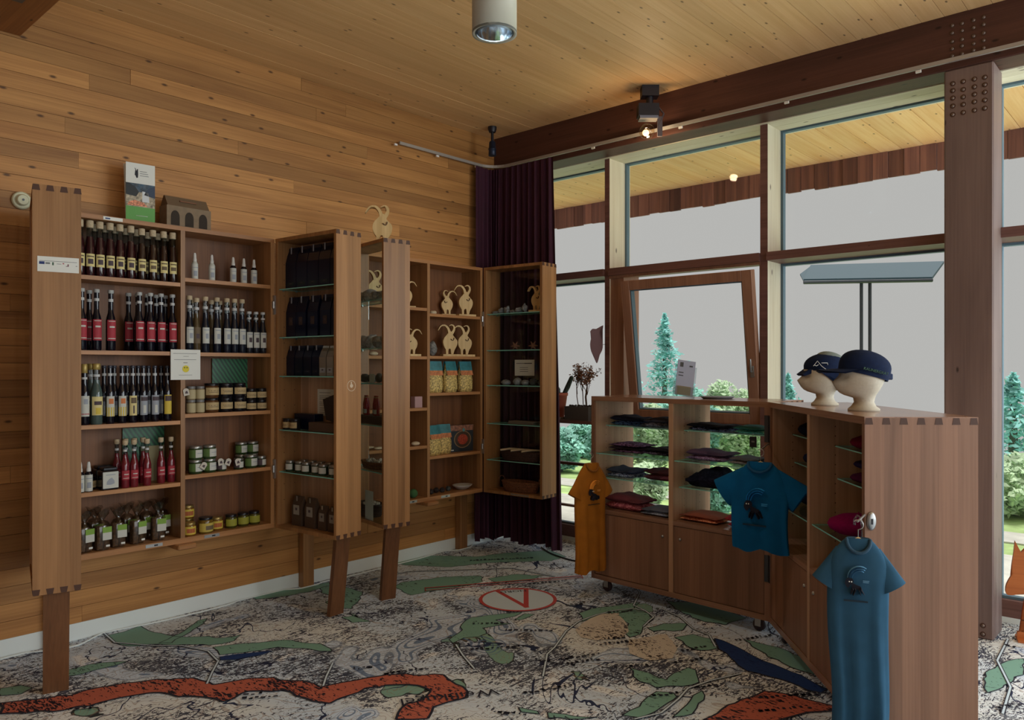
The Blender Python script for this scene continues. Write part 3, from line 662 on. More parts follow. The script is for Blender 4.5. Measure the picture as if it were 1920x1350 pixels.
# printed ring mark on the end panel of the coffee door
mb = MB(); n = 28
for k in range(n):
    a = 2*math.pi*k/n; mb.box((-.0004, -.0035, -.0016), (.0006, .0035, .0016), 0, Matrix.Translation((0, .031*math.cos(a), .031*math.sin(a))) @ Matrix.Rotation(a + R_(90), 4, 'X'))
mb.lathe([(.0, 0), (.012, .0006)], 14, 0, Matrix.Rotation(R_(90), 4, 'Y')); mb.box((-.0004, -.006, .006), (.0006, .003, .024))
mb.obj('ring_emblem', plain('pale_stamp', (206, 186, 160), .6), dB, (DW + .001, yB0 + .115, 1.393))

# ------------------------------------------------------------------ sheets of paper and signs
def sheet(name, w, h, loc, rz, label, cat='sign', items=(), paper=M_PAPER, tilt=0.0, parent=None, thick=.0012):
    """paper facing local -y, lower edge at z=0; items: (x0,z0,x1,z1,material) in fractions"""
    s = empty(name, loc, rz)
    if parent is None: tag(s, label, cat)
    else: s.parent = parent; s['label'] = label
    s.rotation_euler = (R_(tilt), 0, rz)
    boxo('paper', (-w/2, -thick, 0), (w/2, 0, h), paper, s)
    for k, it in enumerate(items):
        if it[0] == 'disc':
            _, cx, cz, r, m_ = it; MB().lathe([(0, 0), (r*w, .0004)], 20, 0, Matrix.Translation(((cx - .5)*w, -thick - .0002 - .0002*k, cz*h)) @ Matrix.Rotation(R_(90), 4, 'X')).obj('print', m_, s)
        elif it[0] == 'poly':
            _, pts, m_ = it; MB().prism([((a - .5)*w, b*h) for a, b in pts], -thick - .0006, -thick - .0001).obj('print', m_, s)
        elif it[0] == 'text':
            _, cx, cz, size, tx, m_ = it; text_mb(tx, size, Matrix.Translation(((cx - .5)*w, -thick - .0006, cz*h)) @ Matrix.Rotation(R_(90), 4, 'X')).obj('lettering', m_, s)
        else:
            a, b, c_, d_, m_ = it; boxo('print', ((a - .5)*w, -thick - .0004, b*h), ((c_ - .5)*w, -thick + .0001, d_*h), m_, s)
    return s
def lines(x0, x1, zs, m_=M_GREYINK, h=.016): return [(x0, z, x1, z + h, m_) for z in zs]
M_YEL = plain('print_yellow', (216, 200, 60), .7); M_EU = plain('print_blue_flag', (40, 56, 110), .7); M_GRN = plain('print_green_field', (98, 160, 84), .7)
sheet('funding_sign', .162, .068, MA @ Vector((DW + .0002, yA0 + .100, 1.932)), rA + R_(90), 'small white sign with a blue flag on the end of the open door', items=
      [(.04, .48, .17, .66, M_EU), (.05, .69, .95, .72, M_GREYINK), (.19, .50, .30, .62, M_GREYINK), (.35, .44, .39, .64, plain('logo_green', (70, 100, 80), .7)), (.46, .53, .57, .56, M_GREYINK), (.60, .55, .64, .62, plain('logo_red', (170, 80, 90), .7)), (.68, .40, .75, .44, plain('logo_dark', (110, 90, 96), .7)), (.72, .44, .75, .56, plain('logo_dark2', (120, 70, 80), .7)), (.92, .44, .96, .48, M_GREYINK)], parent=None)
sg = on(348.5, 712, 'y', -CD - .004)
sm = sheet('smiley_notice', .175, .175, (sg.x, -CD - .001, sg.z), 0, 'square white notice with a yellow smiley fixed between the bottle shelves', items=
      lines(.08, .88, (.86,), h=.014) + lines(.42, .60, (.77,), h=.012) + lines(.11, .86, (.66,), M_INK, .010) + lines(.42, .56, (.555,), M_INK, .016) + lines(.27, .72, (.15,), h=.012) + [('disc', .5, .36, .115, M_YEL), ('disc', .46, .40, .020, M_INK), ('disc', .54, .40, .020, M_INK), (.45, .315, .55, .325, plain('smile_line', (150, 130, 40), .7))])
p = on(262, 411, 'y', -.155)
br = sheet('brochure', .155, .335, (p.x - .0, -.165, CZ1), R_(-6), 'tall folded brochure with a valley photo standing on top of the bottle cabinet', 'brochure', items=
      [(0, .0, 1, .27, M_GRN), (0, .27, 1, .66, plain('photo_rock', (150, 140, 120), .6, noise=.35, nscale=60)), (0, .52, 1, .66, plain('photo_sky', (70, 110, 140), .6, noise=.3, nscale=40)),
       ('poly', [(0, .46), (.35, .44), (.45, .52), (.32, .60), (.12, .655), (0, .66)], plain('photo_dark_slope', (34, 40, 44), .6)), ('poly', [(.62, .48), (1, .44), (1, .645), (.84, .62), (.70, .56)], plain('photo_blue_slope', (48, 62, 84), .6)),
       ('poly', [(.56, .36), (.8, .36), (.78, .52), (.56, .54)], plain('photo_white_wall', (206, 210, 212), .6)), ('poly', [(.05, .285), (.75, .285), (.6, .35), (.3, .38), (.1, .34)], plain('photo_meal', (200, 120, 90), .6, noise=.4, nscale=90)),
       ('poly', [(.30, .80), (.33, .79), (.36, .75), (.41, .76), (.42, .82), (.39, .86), (.41, .905), (.38, .90), (.36, .87), (.33, .91), (.29, .92), (.335, .88), (.31, .85)], M_INK), (.48, .865, .72, .875, M_GREYINK), (.48, .83, .76, .84, M_GREYINK), (.48, .795, .78, .805, M_GREYINK), (.35, .115, .75, .125, M_PAPER)])
boxo('fold_panel', (-.0775, .0, 0), (.0775, .0012, .335), M_PAPER, br, None, (R_(-7), 0, 0))
boxo('shelf_label', (0.155, -CD - .0012, CZ1 - .021), (.255, -CD, CZ1 - .003), M_PAPER, c1); boxo('shelf_label_print', (.165, -CD - .0016, CZ1 - .016), (.19, -CD - .001, CZ1 - .009), M_EU, c1)
# cardboard bottle carrier
cb = tag(empty('bottle_carrier', (wx(348, -.14), -.14, CZ1), R_(2)), 'brown cardboard three-bottle carrier with arched windows', 'carrier box'); M_CARD = plain('grey_cardboard', (128, 110, 88), .8, noise=.05); M_DKCARD = plain('carton_inside', (52, 44, 36), .9)
boxo('box', (-.135, -.045, 0), (.135, .045, .125), M_CARD, cb); MB().prism([(-.045, .125), (.045, .125), (.006, .185), (-.006, .185)], -.125, .13, 0, Matrix.Rotation(R_(90), 4, 'Z')).obj('gable', plain('cardboard_gable', (108, 88, 66), .8), cb)
for k in range(3):
    x = -.085 + k*.085; MB().prism([(x - .026, .012)] + [(x + .026, .012)] + [(x + .026*math.cos(a), .062 + .036*math.sin(a)) for a in [math.pi*j/8 for j in range(9)]], -.0462, -.0451).obj('window', M_DKCARD, cb)
boxo('grip_slot', (-.05, -.012, .155), (.05, -.034, .162), plain('grip_slot', (120, 80, 56), .8), cb, None)
# smoke detector / wall socket
p = on(38, 377, 'y', 0); sd = tag(empty('smoke_detector', (p.x, -.0145, p.z)), 'round cream detector on the plank wall beside the open door', 'smoke detector'); M_CREAM = plain('cream_plastic', (206, 208, 178), .5)
Mx = Matrix.Rotation(R_(90), 4, 'X')
MB().lathe([(.046, 0), (.046, .012), (.040, .016)], 24, 0, Mx).obj('base', M_CREAM, sd); MB().lathe([(.029, .016), (.030, .030), (.024, .036)], 16, 0, Mx).obj('head', M_CREAM, sd); MB().lathe([(.006, .036), (.006, .038)], 10, 0, Mx).obj('indicator', M_DKSTEEL, sd)

# ------------------------------------------------------------------ bottles and jars
SHELVED = []                                        # goods standing on the cabinet shelves: (object, footprint radius)
COLS = [(x0 + .026, x0 + CW/2 - .013) for x0 in (X1, X2)] + [(x0 + CW/2 + .013, x0 + CW - .026) for x0 in (X1, X2)]
def fit(x, hw):
    """nearest x at which something hw wide to each side stands clear inside its cabinet column"""
    lo, hi = min(COLS, key=lambda c: max(c[0] - x, x - c[1], 0)); return min(max(x, lo + hw + .001), hi - hw - .001)
class Kit:
    def __init__(s, name, cat, build, r=None): s.name, s.cat, s.build, s.root, s.r = name, cat, build, None, r
    def put(s, loc, label, group, rz=0.0, scale=None):
        if s.root is None:
            s.root = empty(s.name, loc, rz); s.build(s.root); o = s.root
            if scale: o.scale = (scale,)*3
        else: o = clone(s.root, loc, rz, scale or 1.0)
        if s.r and -.241 < loc[1] < -.02: SHELVED.append((o, s.r*(scale or 1.0)))
        return tag(o, label, s.cat, group)
def arc_label(r, z0, z1, half, pics=(), paper=M_PAPER):
    """wrap-round paper label facing -y with printed blocks (u0,v0,u1,v1,mat)"""
    mb = MB(); ms = [paper]; n = 8
    mb.lathe([(r, z0), (r, z1)], n, 0, None, True, False, R_(-90) - half, R_(-90) + half)
    for u0, v0, u1, v1, m_ in pics:
        ms.append(m_); mb.lathe([(r + .0005, z0 + (z1-z0)*v0), (r + .0005, z0 + (z1-z0)*v1)], 4, len(ms)-1, None, True, False, R_(-90) - half + 2*half*u0, R_(-90) - half + 2*half*u1)
    return mb, ms
M_CORK = plain('cork', (186, 168, 138), .8, noise=.1, nscale=200); M_DKGLASS = plain('dark_bottle_glass', (14, 14, 26), .08, 0, .6); M_WINE = plain('red_liqueur_glass', (46, 14, 20), .08, 0, .6)
M_CLEAR = thin_glass('clear_bottle_glass', (206, 214, 216), .09); M_PINK = plain('rose_liqueur_glass', (110, 30, 40), .08, 0, .6); M_GOLD = plain('gold_capsule', (170, 148, 84), .35, .3); M_SEAL = plain('paper_seal', (196, 198, 198), .7)
M_LYEL = plain('label_yellow', (214, 200, 140), .7); M_LRED = plain('label_red', (164, 50, 62), .7); M_LWHT = plain('label_white', (196, 198, 190), .7); M_LGRY = plain('label_grey', (150, 156, 166), .7); M_LFRUIT = plain('label_fruit', (74, 60, 66), .7); M_LORG = plain('label_apricot', (200, 120, 70), .7); M_LGOLD = plain('label_gold', (206, 182, 70), .7); M_LBRN = plain('label_brown', (104, 88, 66), .7)
def bottle_kit(name, h, r, rn, sh, body, cork, lab, upper=None, seal=True, capr=1.15, ch=.022, cat='bottle'):
    """h total height, r body radius, rn neck radius, sh shoulder height; upper = glass of the clear neck"""
    def build(root):
        zc = h - ch
        lo = [(r*.9, 0), (r, .006), (r, sh)]; nk = [(r, sh), (r*.86, sh + .018), (rn*1.15, sh + .042), (rn, sh + .06), (rn, zc)]
        if upper is None: MB().lathe(lo + nk[1:], 14).obj('body', body, root)
        else:
            MB().lathe(lo + nk[1:4] + [(rn, sh + (zc - sh)*.55)], 14).obj('body', body, root); MB().lathe([(rn, sh + (zc - sh)*.55), (rn, zc)], 14).obj('neck', upper, root)
        MB().lathe([(rn*.95, zc - .004), (rn*capr, zc), (rn*capr, h - .002), (rn*capr*.92, h)], 12).obj('stopper', cork, root)
        z0, z1, half, pics, paper = lab; mb, ms = arc_label(r + .0006, z0, z1, half, pics, paper); mb.obj('label', ms, root)
        if seal: MB().lathe([(rn*1.05, sh + (zc - sh)*.68), (rn*1.05, sh + (zc - sh)*.78)], 12, cap=False).obj('neck_seal', M_SEAL, root)
    return Kit(name, cat, build, r + .0012)
HL = R_(62)
K_LIQ = bottle_kit('liqueur_bottle', .298, .0235, .0165, .148, M_WINE, M_CORK, (.05, .118, HL, [(.2, .2, .7, .6, M_LFRUIT), (.1, .74, .8, .84, M_LBRN)], M_LYEL), M_CLEAR, False, 1.12, .036)
K_LIQB = bottle_kit('liqueur_bottle', .29, .0225, .016, .145, plain('brown_liqueur_glass', (40, 22, 16), .08), M_CORK, (.05, .118, HL, [(.15, .25, .75, .55, M_LBRN), (.1, .74, .8, .84, M_LBRN)], M_LYEL), M_CLEAR, False, 1.12, .034)
K_RED = bottle_kit('slim_bottle', .332, .0245, .0125, .165, M_DKGLASS, plain('grey_stopper', (170, 172, 170), .5), (.055, .168, HL, [(.12, .08, .88, .12, M_LWHT), (.25, .62, .75, .70, M_LWHT), (.15, .92, .85, .95, M_LWHT)], M_LRED), None, True, 1.25, .016)
def k3(name, paper, pics, st=M_DKGLASS): return bottle_kit(name, .318, .0225, .0115, .165, st, plain(name + '_cap', (48, 50, 62), .4), (.04, .150, HL, pics, paper), None, True, 1.1, .012)
K_APR = k3('slim_bottle', M_LWHT, [(.0, .0, 1, .45, M_LGOLD), (.25, .62, .75, .88, M_LORG)]); K_GRY = k3('slim_bottle', M_LGRY, [(.1, .72, .9, .92, M_LFRUIT), (.35, .1, .65, .5, M_LWHT)]); K_PEAR = k3('slim_bottle', M_LYEL, [(.2, .62, .8, .9, M_LBRN), (.4, .1, .55, .5, M_LFRUIT)]); K_YEL = k3('slim_bottle', M_LGOLD, [(.1, .68, .9, .95, M_LFRUIT)])
K_GOLDC = bottle_kit('gold_capped_bottle', .325, .024, .014, .165, M_DKGLASS, M_GOLD, (.045, .155, HL, [(.3, .6, .7, .85, M_LGRY), (.1, .1, .9, .14, M_LRED)], M_LWHT), None, True, 1.15, .045)
K_GRAPPA = bottle_kit('clear_bottle', .328, .030, .017, .17, plain('pale_green_spirit', (72, 88, 84), .06), M_GOLD, (.05, .15, HL, [(.2, .55, .8, .75, M_LFRUIT), (.3, .05, .7, .4, M_LGOLD)], M_LYEL), M_CLEAR, True, 1.2, .03)
K_PINK = bottle_kit('rose_bottle', .262, .0225, .0105, .118, M_PINK, M_CORK, (.045, .095, HL, [(.15, .15, .85, .2, M_LWHT), (.25, .55, .75, .65, M_LWHT)], M_LRED), M_CLEAR, True, 1.4, .024)
K_WHT = bottle_kit('spirit_bottle', .335, .0235, .0145, .150, plain('spirit_glass_dark', (26, 30, 42), .07), M_CORK, (.055, .150, HL, [(.35, .3, .7, .62, M_LGRY), (.15, .82, .85, .87, M_LGRY)], M_LWHT), M_CLEAR, True, 1.15, .022)
K_BRN = bottle_kit('spirit_bottle', .325, .0235, .0145, .150, plain('spirit_glass_amber', (80, 66, 44), .07), M_CORK, (.055, .150, HL, [(.3, .3, .7, .6, M_LFRUIT)], M_LBRN), M_CLEAR, True, 1.15, .022)
K_SHORT = bottle_kit('spirit_bottle', .262, .022, .013, .135, plain('spirit_glass_short', (30, 32, 40), .07), M_SEAL, (.035, .132, HL, [(.3, .35, .7, .65, M_LFRUIT), (.15, .85, .85, .9, M_LGRY)], M_LWHT), M_CLEAR, True, 1.1, .012)
M_WCAP = plain('white_cap', (212, 212, 208), .45)
def build_spray(glass):
    def b_(root):
        MB().lathe([(.017, 0), (.019, .004), (.019, .095), (.012, .108), (.009, .112)], 14).obj('body', glass, root)
        MB().lathe([(.0115, .108), (.0115, .125), (.010, .126), (.0085, .150), (.006, .160)], 12).obj('spray_cap', M_WCAP, root)
        mb, ms = arc_label(.0196, .004, .092, R_(100), [(.3, .2, .6, .55, M_LGRY), (.2, .75, .8, .8, M_LGRY)], M_LWHT); mb.obj('label', ms, root)
    return b_
K_SPRAY = Kit('spray_bottle', 'spray bottle', build_spray(plain('white_spray_body', (186, 188, 178), .4)), .0205); K_SPRAYD = Kit('spray_bottle', 'spray bottle', build_spray(M_DKGLASS), .0205)
def jar_kit(name, r, h, body, lid, lab, lidh=.014):
    def b_(root):
        MB().lathe([(r*.9, 0), (r, .006), (r, h - lidh - .010), (r*.88, h - lidh)], 16).obj('body', body, root)
        MB().lathe([(r*.93, h - lidh), (r*.95, h - .002), (r*.9, h)], 16).obj('lid', lid, root)
        z0, z1, half, pics, paper = lab; mb, ms = arc_label(r + .0006, z0, z1, half, pics, paper); mb.obj('label', ms, root)
    return Kit(name, 'jar', b_, r + .0012)
M_LKRAFT = plain('label_kraft', (182, 160, 116), .7); M_BLID = plain('black_lid', (28, 28, 34), .3, .3); M_SLID = plain('silver_lid', (150, 150, 146), .3, .7); M_GLID = plain('gold_lid', (150, 128, 74), .35, .6)
PK = [(.15, .55, .85, .62, M_LBRN), (.2, .35, .8, .42, M_LBRN)]
K_JAMB = jar_kit('spread_jar', .043, .088, plain('amber_jar', (84, 54, 30), .1), M_BLID, (.018, .062, R_(70), PK, M_LKRAFT)); K_JDK = jar_kit('spread_jar', .043, .088, plain('dark_jar', (20, 20, 26), .1), M_BLID, (.020, .060, R_(62), PK, M_LKRAFT)); K_JSM = jar_kit('small_jar', .034, .070, plain('small_dark_jar', (30, 26, 26), .1), M_BLID, (.012, .048, R_(70), PK, M_LKRAFT)); K_JW = jar_kit('slim_jar', .026, .080, plain('cream_jar', (120, 104, 76), .2), plain('grey_lid', (112, 112, 112), .4), (.006, .060, R_(95), [], plain('label_cream', (176, 164, 128), .7)))
K_JGR = jar_kit('herb_jar', .040, .082, plain('green_jar', (44, 62, 34), .12), M_SLID, (.014, .060, R_(80), [(.0, .0, .36, 1, plain('label_leaf_green', (84, 112, 56), .7)), (.45, .5, .9, .58, M_LGRY)], M_LWHT)); K_JGS = jar_kit('herb_jar', .030, .068, plain('green_jar_small', (40, 54, 34), .12), M_SLID, (.012, .048, R_(80), [(.0, .0, .4, 1, M_LFRUIT)], M_LWHT))
K_HON = jar_kit('honey_jar', .036, .078, plain('honey', (120, 82, 30), .12), M_GLID, (.010, .056, R_(80), [(.2, .2, .7, .75, plain('label_bees', (170, 90, 50), .7))], M_LGOLD)); K_HONL = jar_kit('honey_jar', .042, .095, plain('honey_dark', (110, 84, 30), .12), M_BLID, (.012, .062, R_(80), [(.35, .2, .9, .7, M_LBRN)], plain('label_honey_yellow', (190, 170, 80), .7))); K_HONG = jar_kit('honey_jar', .035, .082, plain('honey_green', (70, 66, 26), .12), M_BLID, (.014, .056, R_(80), [], plain('label_lime', (150, 150, 50), .7)))
def row(kit, pxs, y, z, label, group, rz=0.0):
    for x in pxs: kit.put((wx(x, y), y, z), label, group, rz)
G1 = 'cork-stoppered liqueur bottles on the top shelf'
row(K_LIQ, (150.5, 167.4, 186.7, 206, 224.6, 244.9), -.195, 1.993, 'dark red liqueur bottle with cork and yellow berry label on the top shelf', G1)
row(K_LIQB, (265.4, 286.2, 306.5, 323.5), -.195, 1.993, 'brown liqueur bottle with cork and yellow nut label on the top shelf', 'nut liqueur bottles on the top shelf')
row(K_LIQ, (177, 196.6, 215.3, 235.5, 255.8), -.10, 1.993, 'dark red liqueur bottle standing in the second row of the top shelf', 'second-row liqueur bottles on the top shelf'); row(K_LIQB, (277, 297, 314), -.10, 1.993, 'brown liqueur bottle standing in the second row of the top shelf', 'second-row liqueur bottles on the top shelf')
row(K_RED, (153, 181, 207.5), -.19, 1.594, 'slim dark bottle with red label, one of three beside the gap on its shelf', 'red label bottles, group of three'); row(K_RED, (261, 281.6, 301.5, 327), -.19, 1.594, 'slim dark bottle with red label, one of four in front near the divider', 'red label bottles, front four')
row(K_RED, (167, 244, 272, 288.5, 305, 321), -.095, 1.594, 'slim dark bottle with red label standing in the back row', 'red label bottles in the back row')
K_GOLDC.put((wx(158, -.19), -.19, 1.196), 'dark bottle with gold capsule and white label', None); K_GRAPPA.put((wx(180.6, -.19), -.19, 1.196), 'wide clear bottle with gold stopper and yellow label', None); K_GRAPPA.put((wx(170.5, -.095), -.095, 1.196), 'clear gold-stoppered bottle behind the gold-capsuled one', None)
row(K_APR, (206, 228.5), -.19, 1.196, 'slim dark bottle with apricot on its white and yellow label', 'apricot bottles'); row(K_PEAR, (248.5,), -.19, 1.196, 'slim dark bottle with pears on a cream label', None); row(K_GRY, (268.5, 290), -.19, 1.196, 'slim dark bottle with grey blueberry label', 'blueberry bottles'); row(K_YEL, (313.5,), -.19, 1.196, 'slim dark bottle with a bright yellow label beside the divider', None)
row(K_GRY, (195, 214, 238, 258.6, 278, 302), -.095, 1.196, 'slim dark bottle in the back row behind the fruit labels', 'back row behind the fruit label bottles')
row(K_PINK, (234.7, 250.7, 275.5), -.20, .838, 'small rose liqueur bottle with red label at the front of its shelf', 'front rose bottles'); row(K_PINK, (301.5, 320.5), -.17, .838, 'small rose liqueur bottle with red label next to the divider', 'rose bottles next to the divider'); row(K_PINK, (213, 228, 243, 261), -.10, .838, 'small rose liqueur bottle in the back row', 'rose bottles in the back row')
row(K_SPRAYD, (150.5, 166), -.20, .838, 'dark spray bottle with white label beside the square jar', 'dark spray bottles on the lower shelf'); row(K_SPRAYD, (157.5,), -.13, .838, 'dark spray bottle with white label behind two others', None)
def square_jar(root):
    boxo('body', (-.044, -.035, 0), (.044, .035, .105), M_DKGLASS, root, ch=.006); boxo('lid', (-.036, -.03, .105), (.036, .03, .122), M_BLID, root, ch=.004); boxo('label', (-.040, -.0362, .010), (.040, -.0352, .098), M_LWHT, root)
    MB().prism([(-.022, .03), (.0, .028), (.02, .034), (.018, .05), (.006, .066), (-.008, .06), (-.02, .046)], -.0368, -.0362).obj('print', M_LGRY, root); boxo('print', (-.024, -.0368, .08), (.024, -.0362, .084), M_LGRY, root)
K_SQ = Kit('square_jar', 'jar', square_jar, .047); K_SQ.put((wx(202, -.19), -.19, .838), 'square dark jar with large white label', None); K_SQ.put((wx(203, -.085), -.085, .838), 'square dark jar standing behind another one', None)
row(K_JSM, (181,), -.115, .838, 'small jar with dark lid tucked behind the square jar', None)
def card(name, x0, x1, y0, y1, yp, m_, label, z=None):
    a, b_ = on(x0, y1, 'y', yp), on(x1, y0, 'y', yp); z0_ = z if z is not None else a.z
    return tag(boxo(name, (0, 0, 0), (b_.x - a.x, .004, b_.z - z0_), m_, None, (a.x, yp, z0_)), label, 'picture card')
M_LEAF = plain('leaf_photo', (34, 92, 58), .4, noise=.45, nscale=26)
def leafmat():
    m_, n_, b_ = mat('leaf_picture'); t_ = N(n_, 'ShaderNodeTexCoord'); wv = N(n_, 'ShaderNodeTexWave'); wv.inputs['Scale'].default_value = 14; wv.inputs['Distortion'].default_value = 1.5; mp = N(n_, 'ShaderNodeMapping'); mp.inputs['Rotation'].default_value = (0, .6, 0)
    n_.links.new(t_.outputs['Object'], mp.inputs[0]); n_.links.new(mp.outputs[0], wv.inputs[0]); cr = N(n_, 'ShaderNodeValToRGB'); cr.color_ramp.elements[0].color = rgb(14, 54, 38); cr.color_ramp.elements[1].color = rgb(48, 116, 74); n_.links.new(wv.outputs['Fac'], cr.inputs[0]); n_.links.new(cr.outputs[0], b_.inputs['Base Color']); b_.inputs['Roughness'].default_value = .35; return m_
M_LEAF = leafmat()
card('leaf_card', 230, 308, 799, 834, -.036, M_LEAF, 'green leaf picture card standing behind the rose bottles', .838)
card('leaf_card', 398, 464, 673, 709, -.036, M_LEAF, 'green leaf picture card standing behind the spread jars', 1.232)
card('cream_card', 264, 308, 834, 862, -.05, plain('cream_card', (150, 140, 104), .7), 'plain cream card behind the rose bottles', .838)
row(K_SPRAY, (365, 397), -.17, 2.025, 'white spray bottle standing apart on the top right shelf', 'two white spray bottles'); row(K_SPRAYD, (437, 457, 476), -.17, 2.025, 'dark spray bottle with white label and cap, one of three together', 'three dark spray bottles on the top right shelf')
row(K_WHT, (355, 384, 406.5, 428), -.185, 1.592, 'tall spirit bottle with clear corked neck and white label', 'tall spirit bottles left'); row(K_BRN, (369,), -.17, 1.592, 'tall spirit bottle with brown label', None); row(K_WHT, (446, 461), -.185, 1.592, 'tall spirit bottle with white label next to the short ones', 'tall spirit bottles next to the short ones'); row(K_SHORT, (475, 488, 500), -.185, 1.592, 'short spirit bottle with white label at the hinge end of the shelf', 'short spirit bottles')
row(K_BRN, (361, 396, 417, 436, 451), -.095, 1.592, 'tall amber spirit bottle in the back row', 'back row of tall spirit bottles'); row(K_SHORT, (466, 480, 493), -.095, 1.592, 'short spirit bottle in the back row', 'back row of short spirit bottles')
jz = 1.232
row(K_JW, (358.5, 374.5), -.19, jz, 'slim cream-labelled jar at the left end of the spread shelf', 'slim cream jars, lower'); row(K_JW, (358.5, 374.5), -.19, jz + .08, 'slim cream jar standing on another slim jar', 'slim cream jars, upper')
for k, (x, kt, nm) in enumerate(((396.5, K_JAMB, 'amber spread jar'), (427, K_JDK, 'dark spread jar'), (457, K_JDK, 'dark spread jar'))):
    for q in (0, 1): kt.put((wx(x, -.185), -.185, jz + .088*q), '%s with kraft label, %s of the stack %s' % (nm, ('bottom', 'top')[q], ('beside the slim cream jars', 'beside the amber jars', 'beside the small jars')[k]), None)
for x, w_ in ((477.5, 'next to the big dark jars'), (499, 'at the hinge end')):
    for q in (0, 1): K_JSM.put((wx(x, -.185), -.185, jz + .070*q), 'small dark kraft-labelled jar, %s of the stack %s' % (('bottom', 'top')[q], w_), None)
row(K_JDK, (412, 442), -.09, jz, 'dark spread jar standing in the back row', 'back row spread jars')
jz = .874
for x in (366, 393):
    K_JGR.put((wx(x, -.185), -.185, jz), 'green herb jar with white label, lower one of a pair near the divider', 'lower herb jars near the divider'); K_JGR.put((wx(x, -.185), -.185, jz + .082), 'green herb jar with white label, stacked on another near the divider', 'stacked herb jars near the divider')
row(K_JGS, (414, 447), -.19, jz, 'small herb jar hung with a paper tag', 'tagged small herb jars'); row(K_JGR, (471,), -.18, jz, 'green herb jar in the hinge-end group', None); row(K_JGS, (493,), -.18, jz, 'small herb jar at the hinge end', None)
for x in (454, 483): K_JGR.put((wx(x, -.085), -.085, jz), 'green herb jar at the back supporting another', 'back herb jars, lower', scale=.95); K_JGR.put((wx(x, -.085), -.085, jz + .078), 'green herb jar stacked at the back of the shelf', 'back herb jars, upper', scale=.95)
def paper_tag(x, y, yp, ang, m_, label, w=.034, h=.042):
    p_ = on(x, y, 'y', yp); t_ = tag(empty('price_tag', (p_.x, yp, p_.z)), label, 'tag', 'paper tags on jars'); mb = MB().prism([(-w/2, -h/2), (w/2, -h/2), (w/2, h*.3), (w*.2, h/2), (-w*.2, h/2), (-w/2, h*.3)], -.0008, 0, 0, Matrix.Rotation(R_(ang), 4, 'Y')); mb.obj('card', m_, t_)
    MB().prism([(-w*.25, -h*.2), (w*.3, -h*.25), (w*.2, h*.15), (-w*.1, h*.1)], -.0012, -.0008, 0, Matrix.Rotation(R_(ang), 4, 'Y')).obj('print', M_LFRUIT, t_); MB().tube([(0, -.0004, h*.45), (.004, .008, h*.75), (.0, .012, h*1.1)], .0008, 5).obj('string', M_LBRN, t_)
for x, y, a in ((382, 873, 35), (414, 866, -8), (428, 866, 24), (446, 866, -15), (349, 735, -12)): paper_tag(x, y, -.232 if x > 360 else -.245, a, plain('tag_card', (196, 190, 178), .8), 'small folded paper tag hanging in front of the jars')
jz = CZ0 + .03
row(K_HON, (355,), -.20, jz, 'small honey jar with bee label beside the divider', None); K_HON.put((wx(352, -.07), -.07, jz), 'small honey jar at the back by the divider', None); K_HON.put((wx(352, -.07), -.07, jz + .078), 'small honey jar stacked at the back by the divider', None); row(K_HONL, (385.5,), -.20, jz, 'large honey jar with dark lid and yellow label', None); row(K_HON, (406,), -.16, jz, 'small honey jar behind the large one', None); row(K_HONG, (433, 455.5, 476.5), -.17, jz, 'honey jar with lime yellow label in a row of three', 'three lime label honey jars')
# cellophane bags of rusks on the bottom shelf
M_CELLO = thin_glass('cellophane', (214, 214, 210), .16, .08); M_RUSK = plain('dark_rusk', (104, 76, 54), .8, noise=.3, nscale=60, bump=.4); M_LGREEN = plain('label_fresh_green', (122, 160, 64), .7)
def cello(root):
    rd = random.Random(4)
    for k in range(4): boxo('rusk', (-.034 + (k % 2)*.035, -.020 + (k//2)*.022, .003), (-.002 + (k % 2)*.035, -.002 + (k//2)*.022, .125 + .01*rd.random()), M_RUSK, root, ch=.005)
    mb = MB(); prof = [(.036, 0), (.041, .02), (.041, .125), (.030, .150), (.010, .160), (.016, .175), (.034, .205), (.040, .212)]; n = 18; vs = []
    for j, (r, z) in enumerate(prof):
        for i in range(n):
            a = 2*math.pi*i/n; q = r*(1 + (.22 if z > .165 else .05)*math.sin(5*a + j)); vs.append((q*math.cos(a), q*math.sin(a)*.72, z + (.012*math.sin(3*a) if z > .2 else 0)))
    mb.add(vs, [(j*n+i, j*n+(i+1) % n, (j+1)*n+(i+1) % n, (j+1)*n+i) for j in range(len(prof)-1) for i in range(n)], 0, True); mb.obj('wrapper', M_CELLO, root)
    boxo('label', (-.012, -.0335, .055), (.036, -.0325, .125), M_LWHT, root); boxo('label_band', (-.012, -.0342, .095), (.036, -.0336, .125), M_LGREEN, root); boxo('price_sticker', (.006, -.0335, .018), (.026, -.0325, .028), M_PAPER, root)
K_CELLO = Kit('rusk_bag', 'bag', cello, .0435)
for x, y, a in ((161, -.19, 10), (190.5, -.195, 4), (220, -.185, -6), (257, -.18, 10), (296, -.18, -8)): K_CELLO.put((wx(x, y), y, jz), 'cellophane rusk bag with green and white label in the front row', 'front rusk bags on the bottom shelf', R_(a))
for x, y, a in ((319, -.09, 6), (177, -.085, 0), (238, -.085, 8), (276, -.085, -5)): K_CELLO.put((wx(x, y), y, jz), 'cellophane rusk bag half hidden behind the front row', 'back rusk bags on the bottom shelf', R_(a))

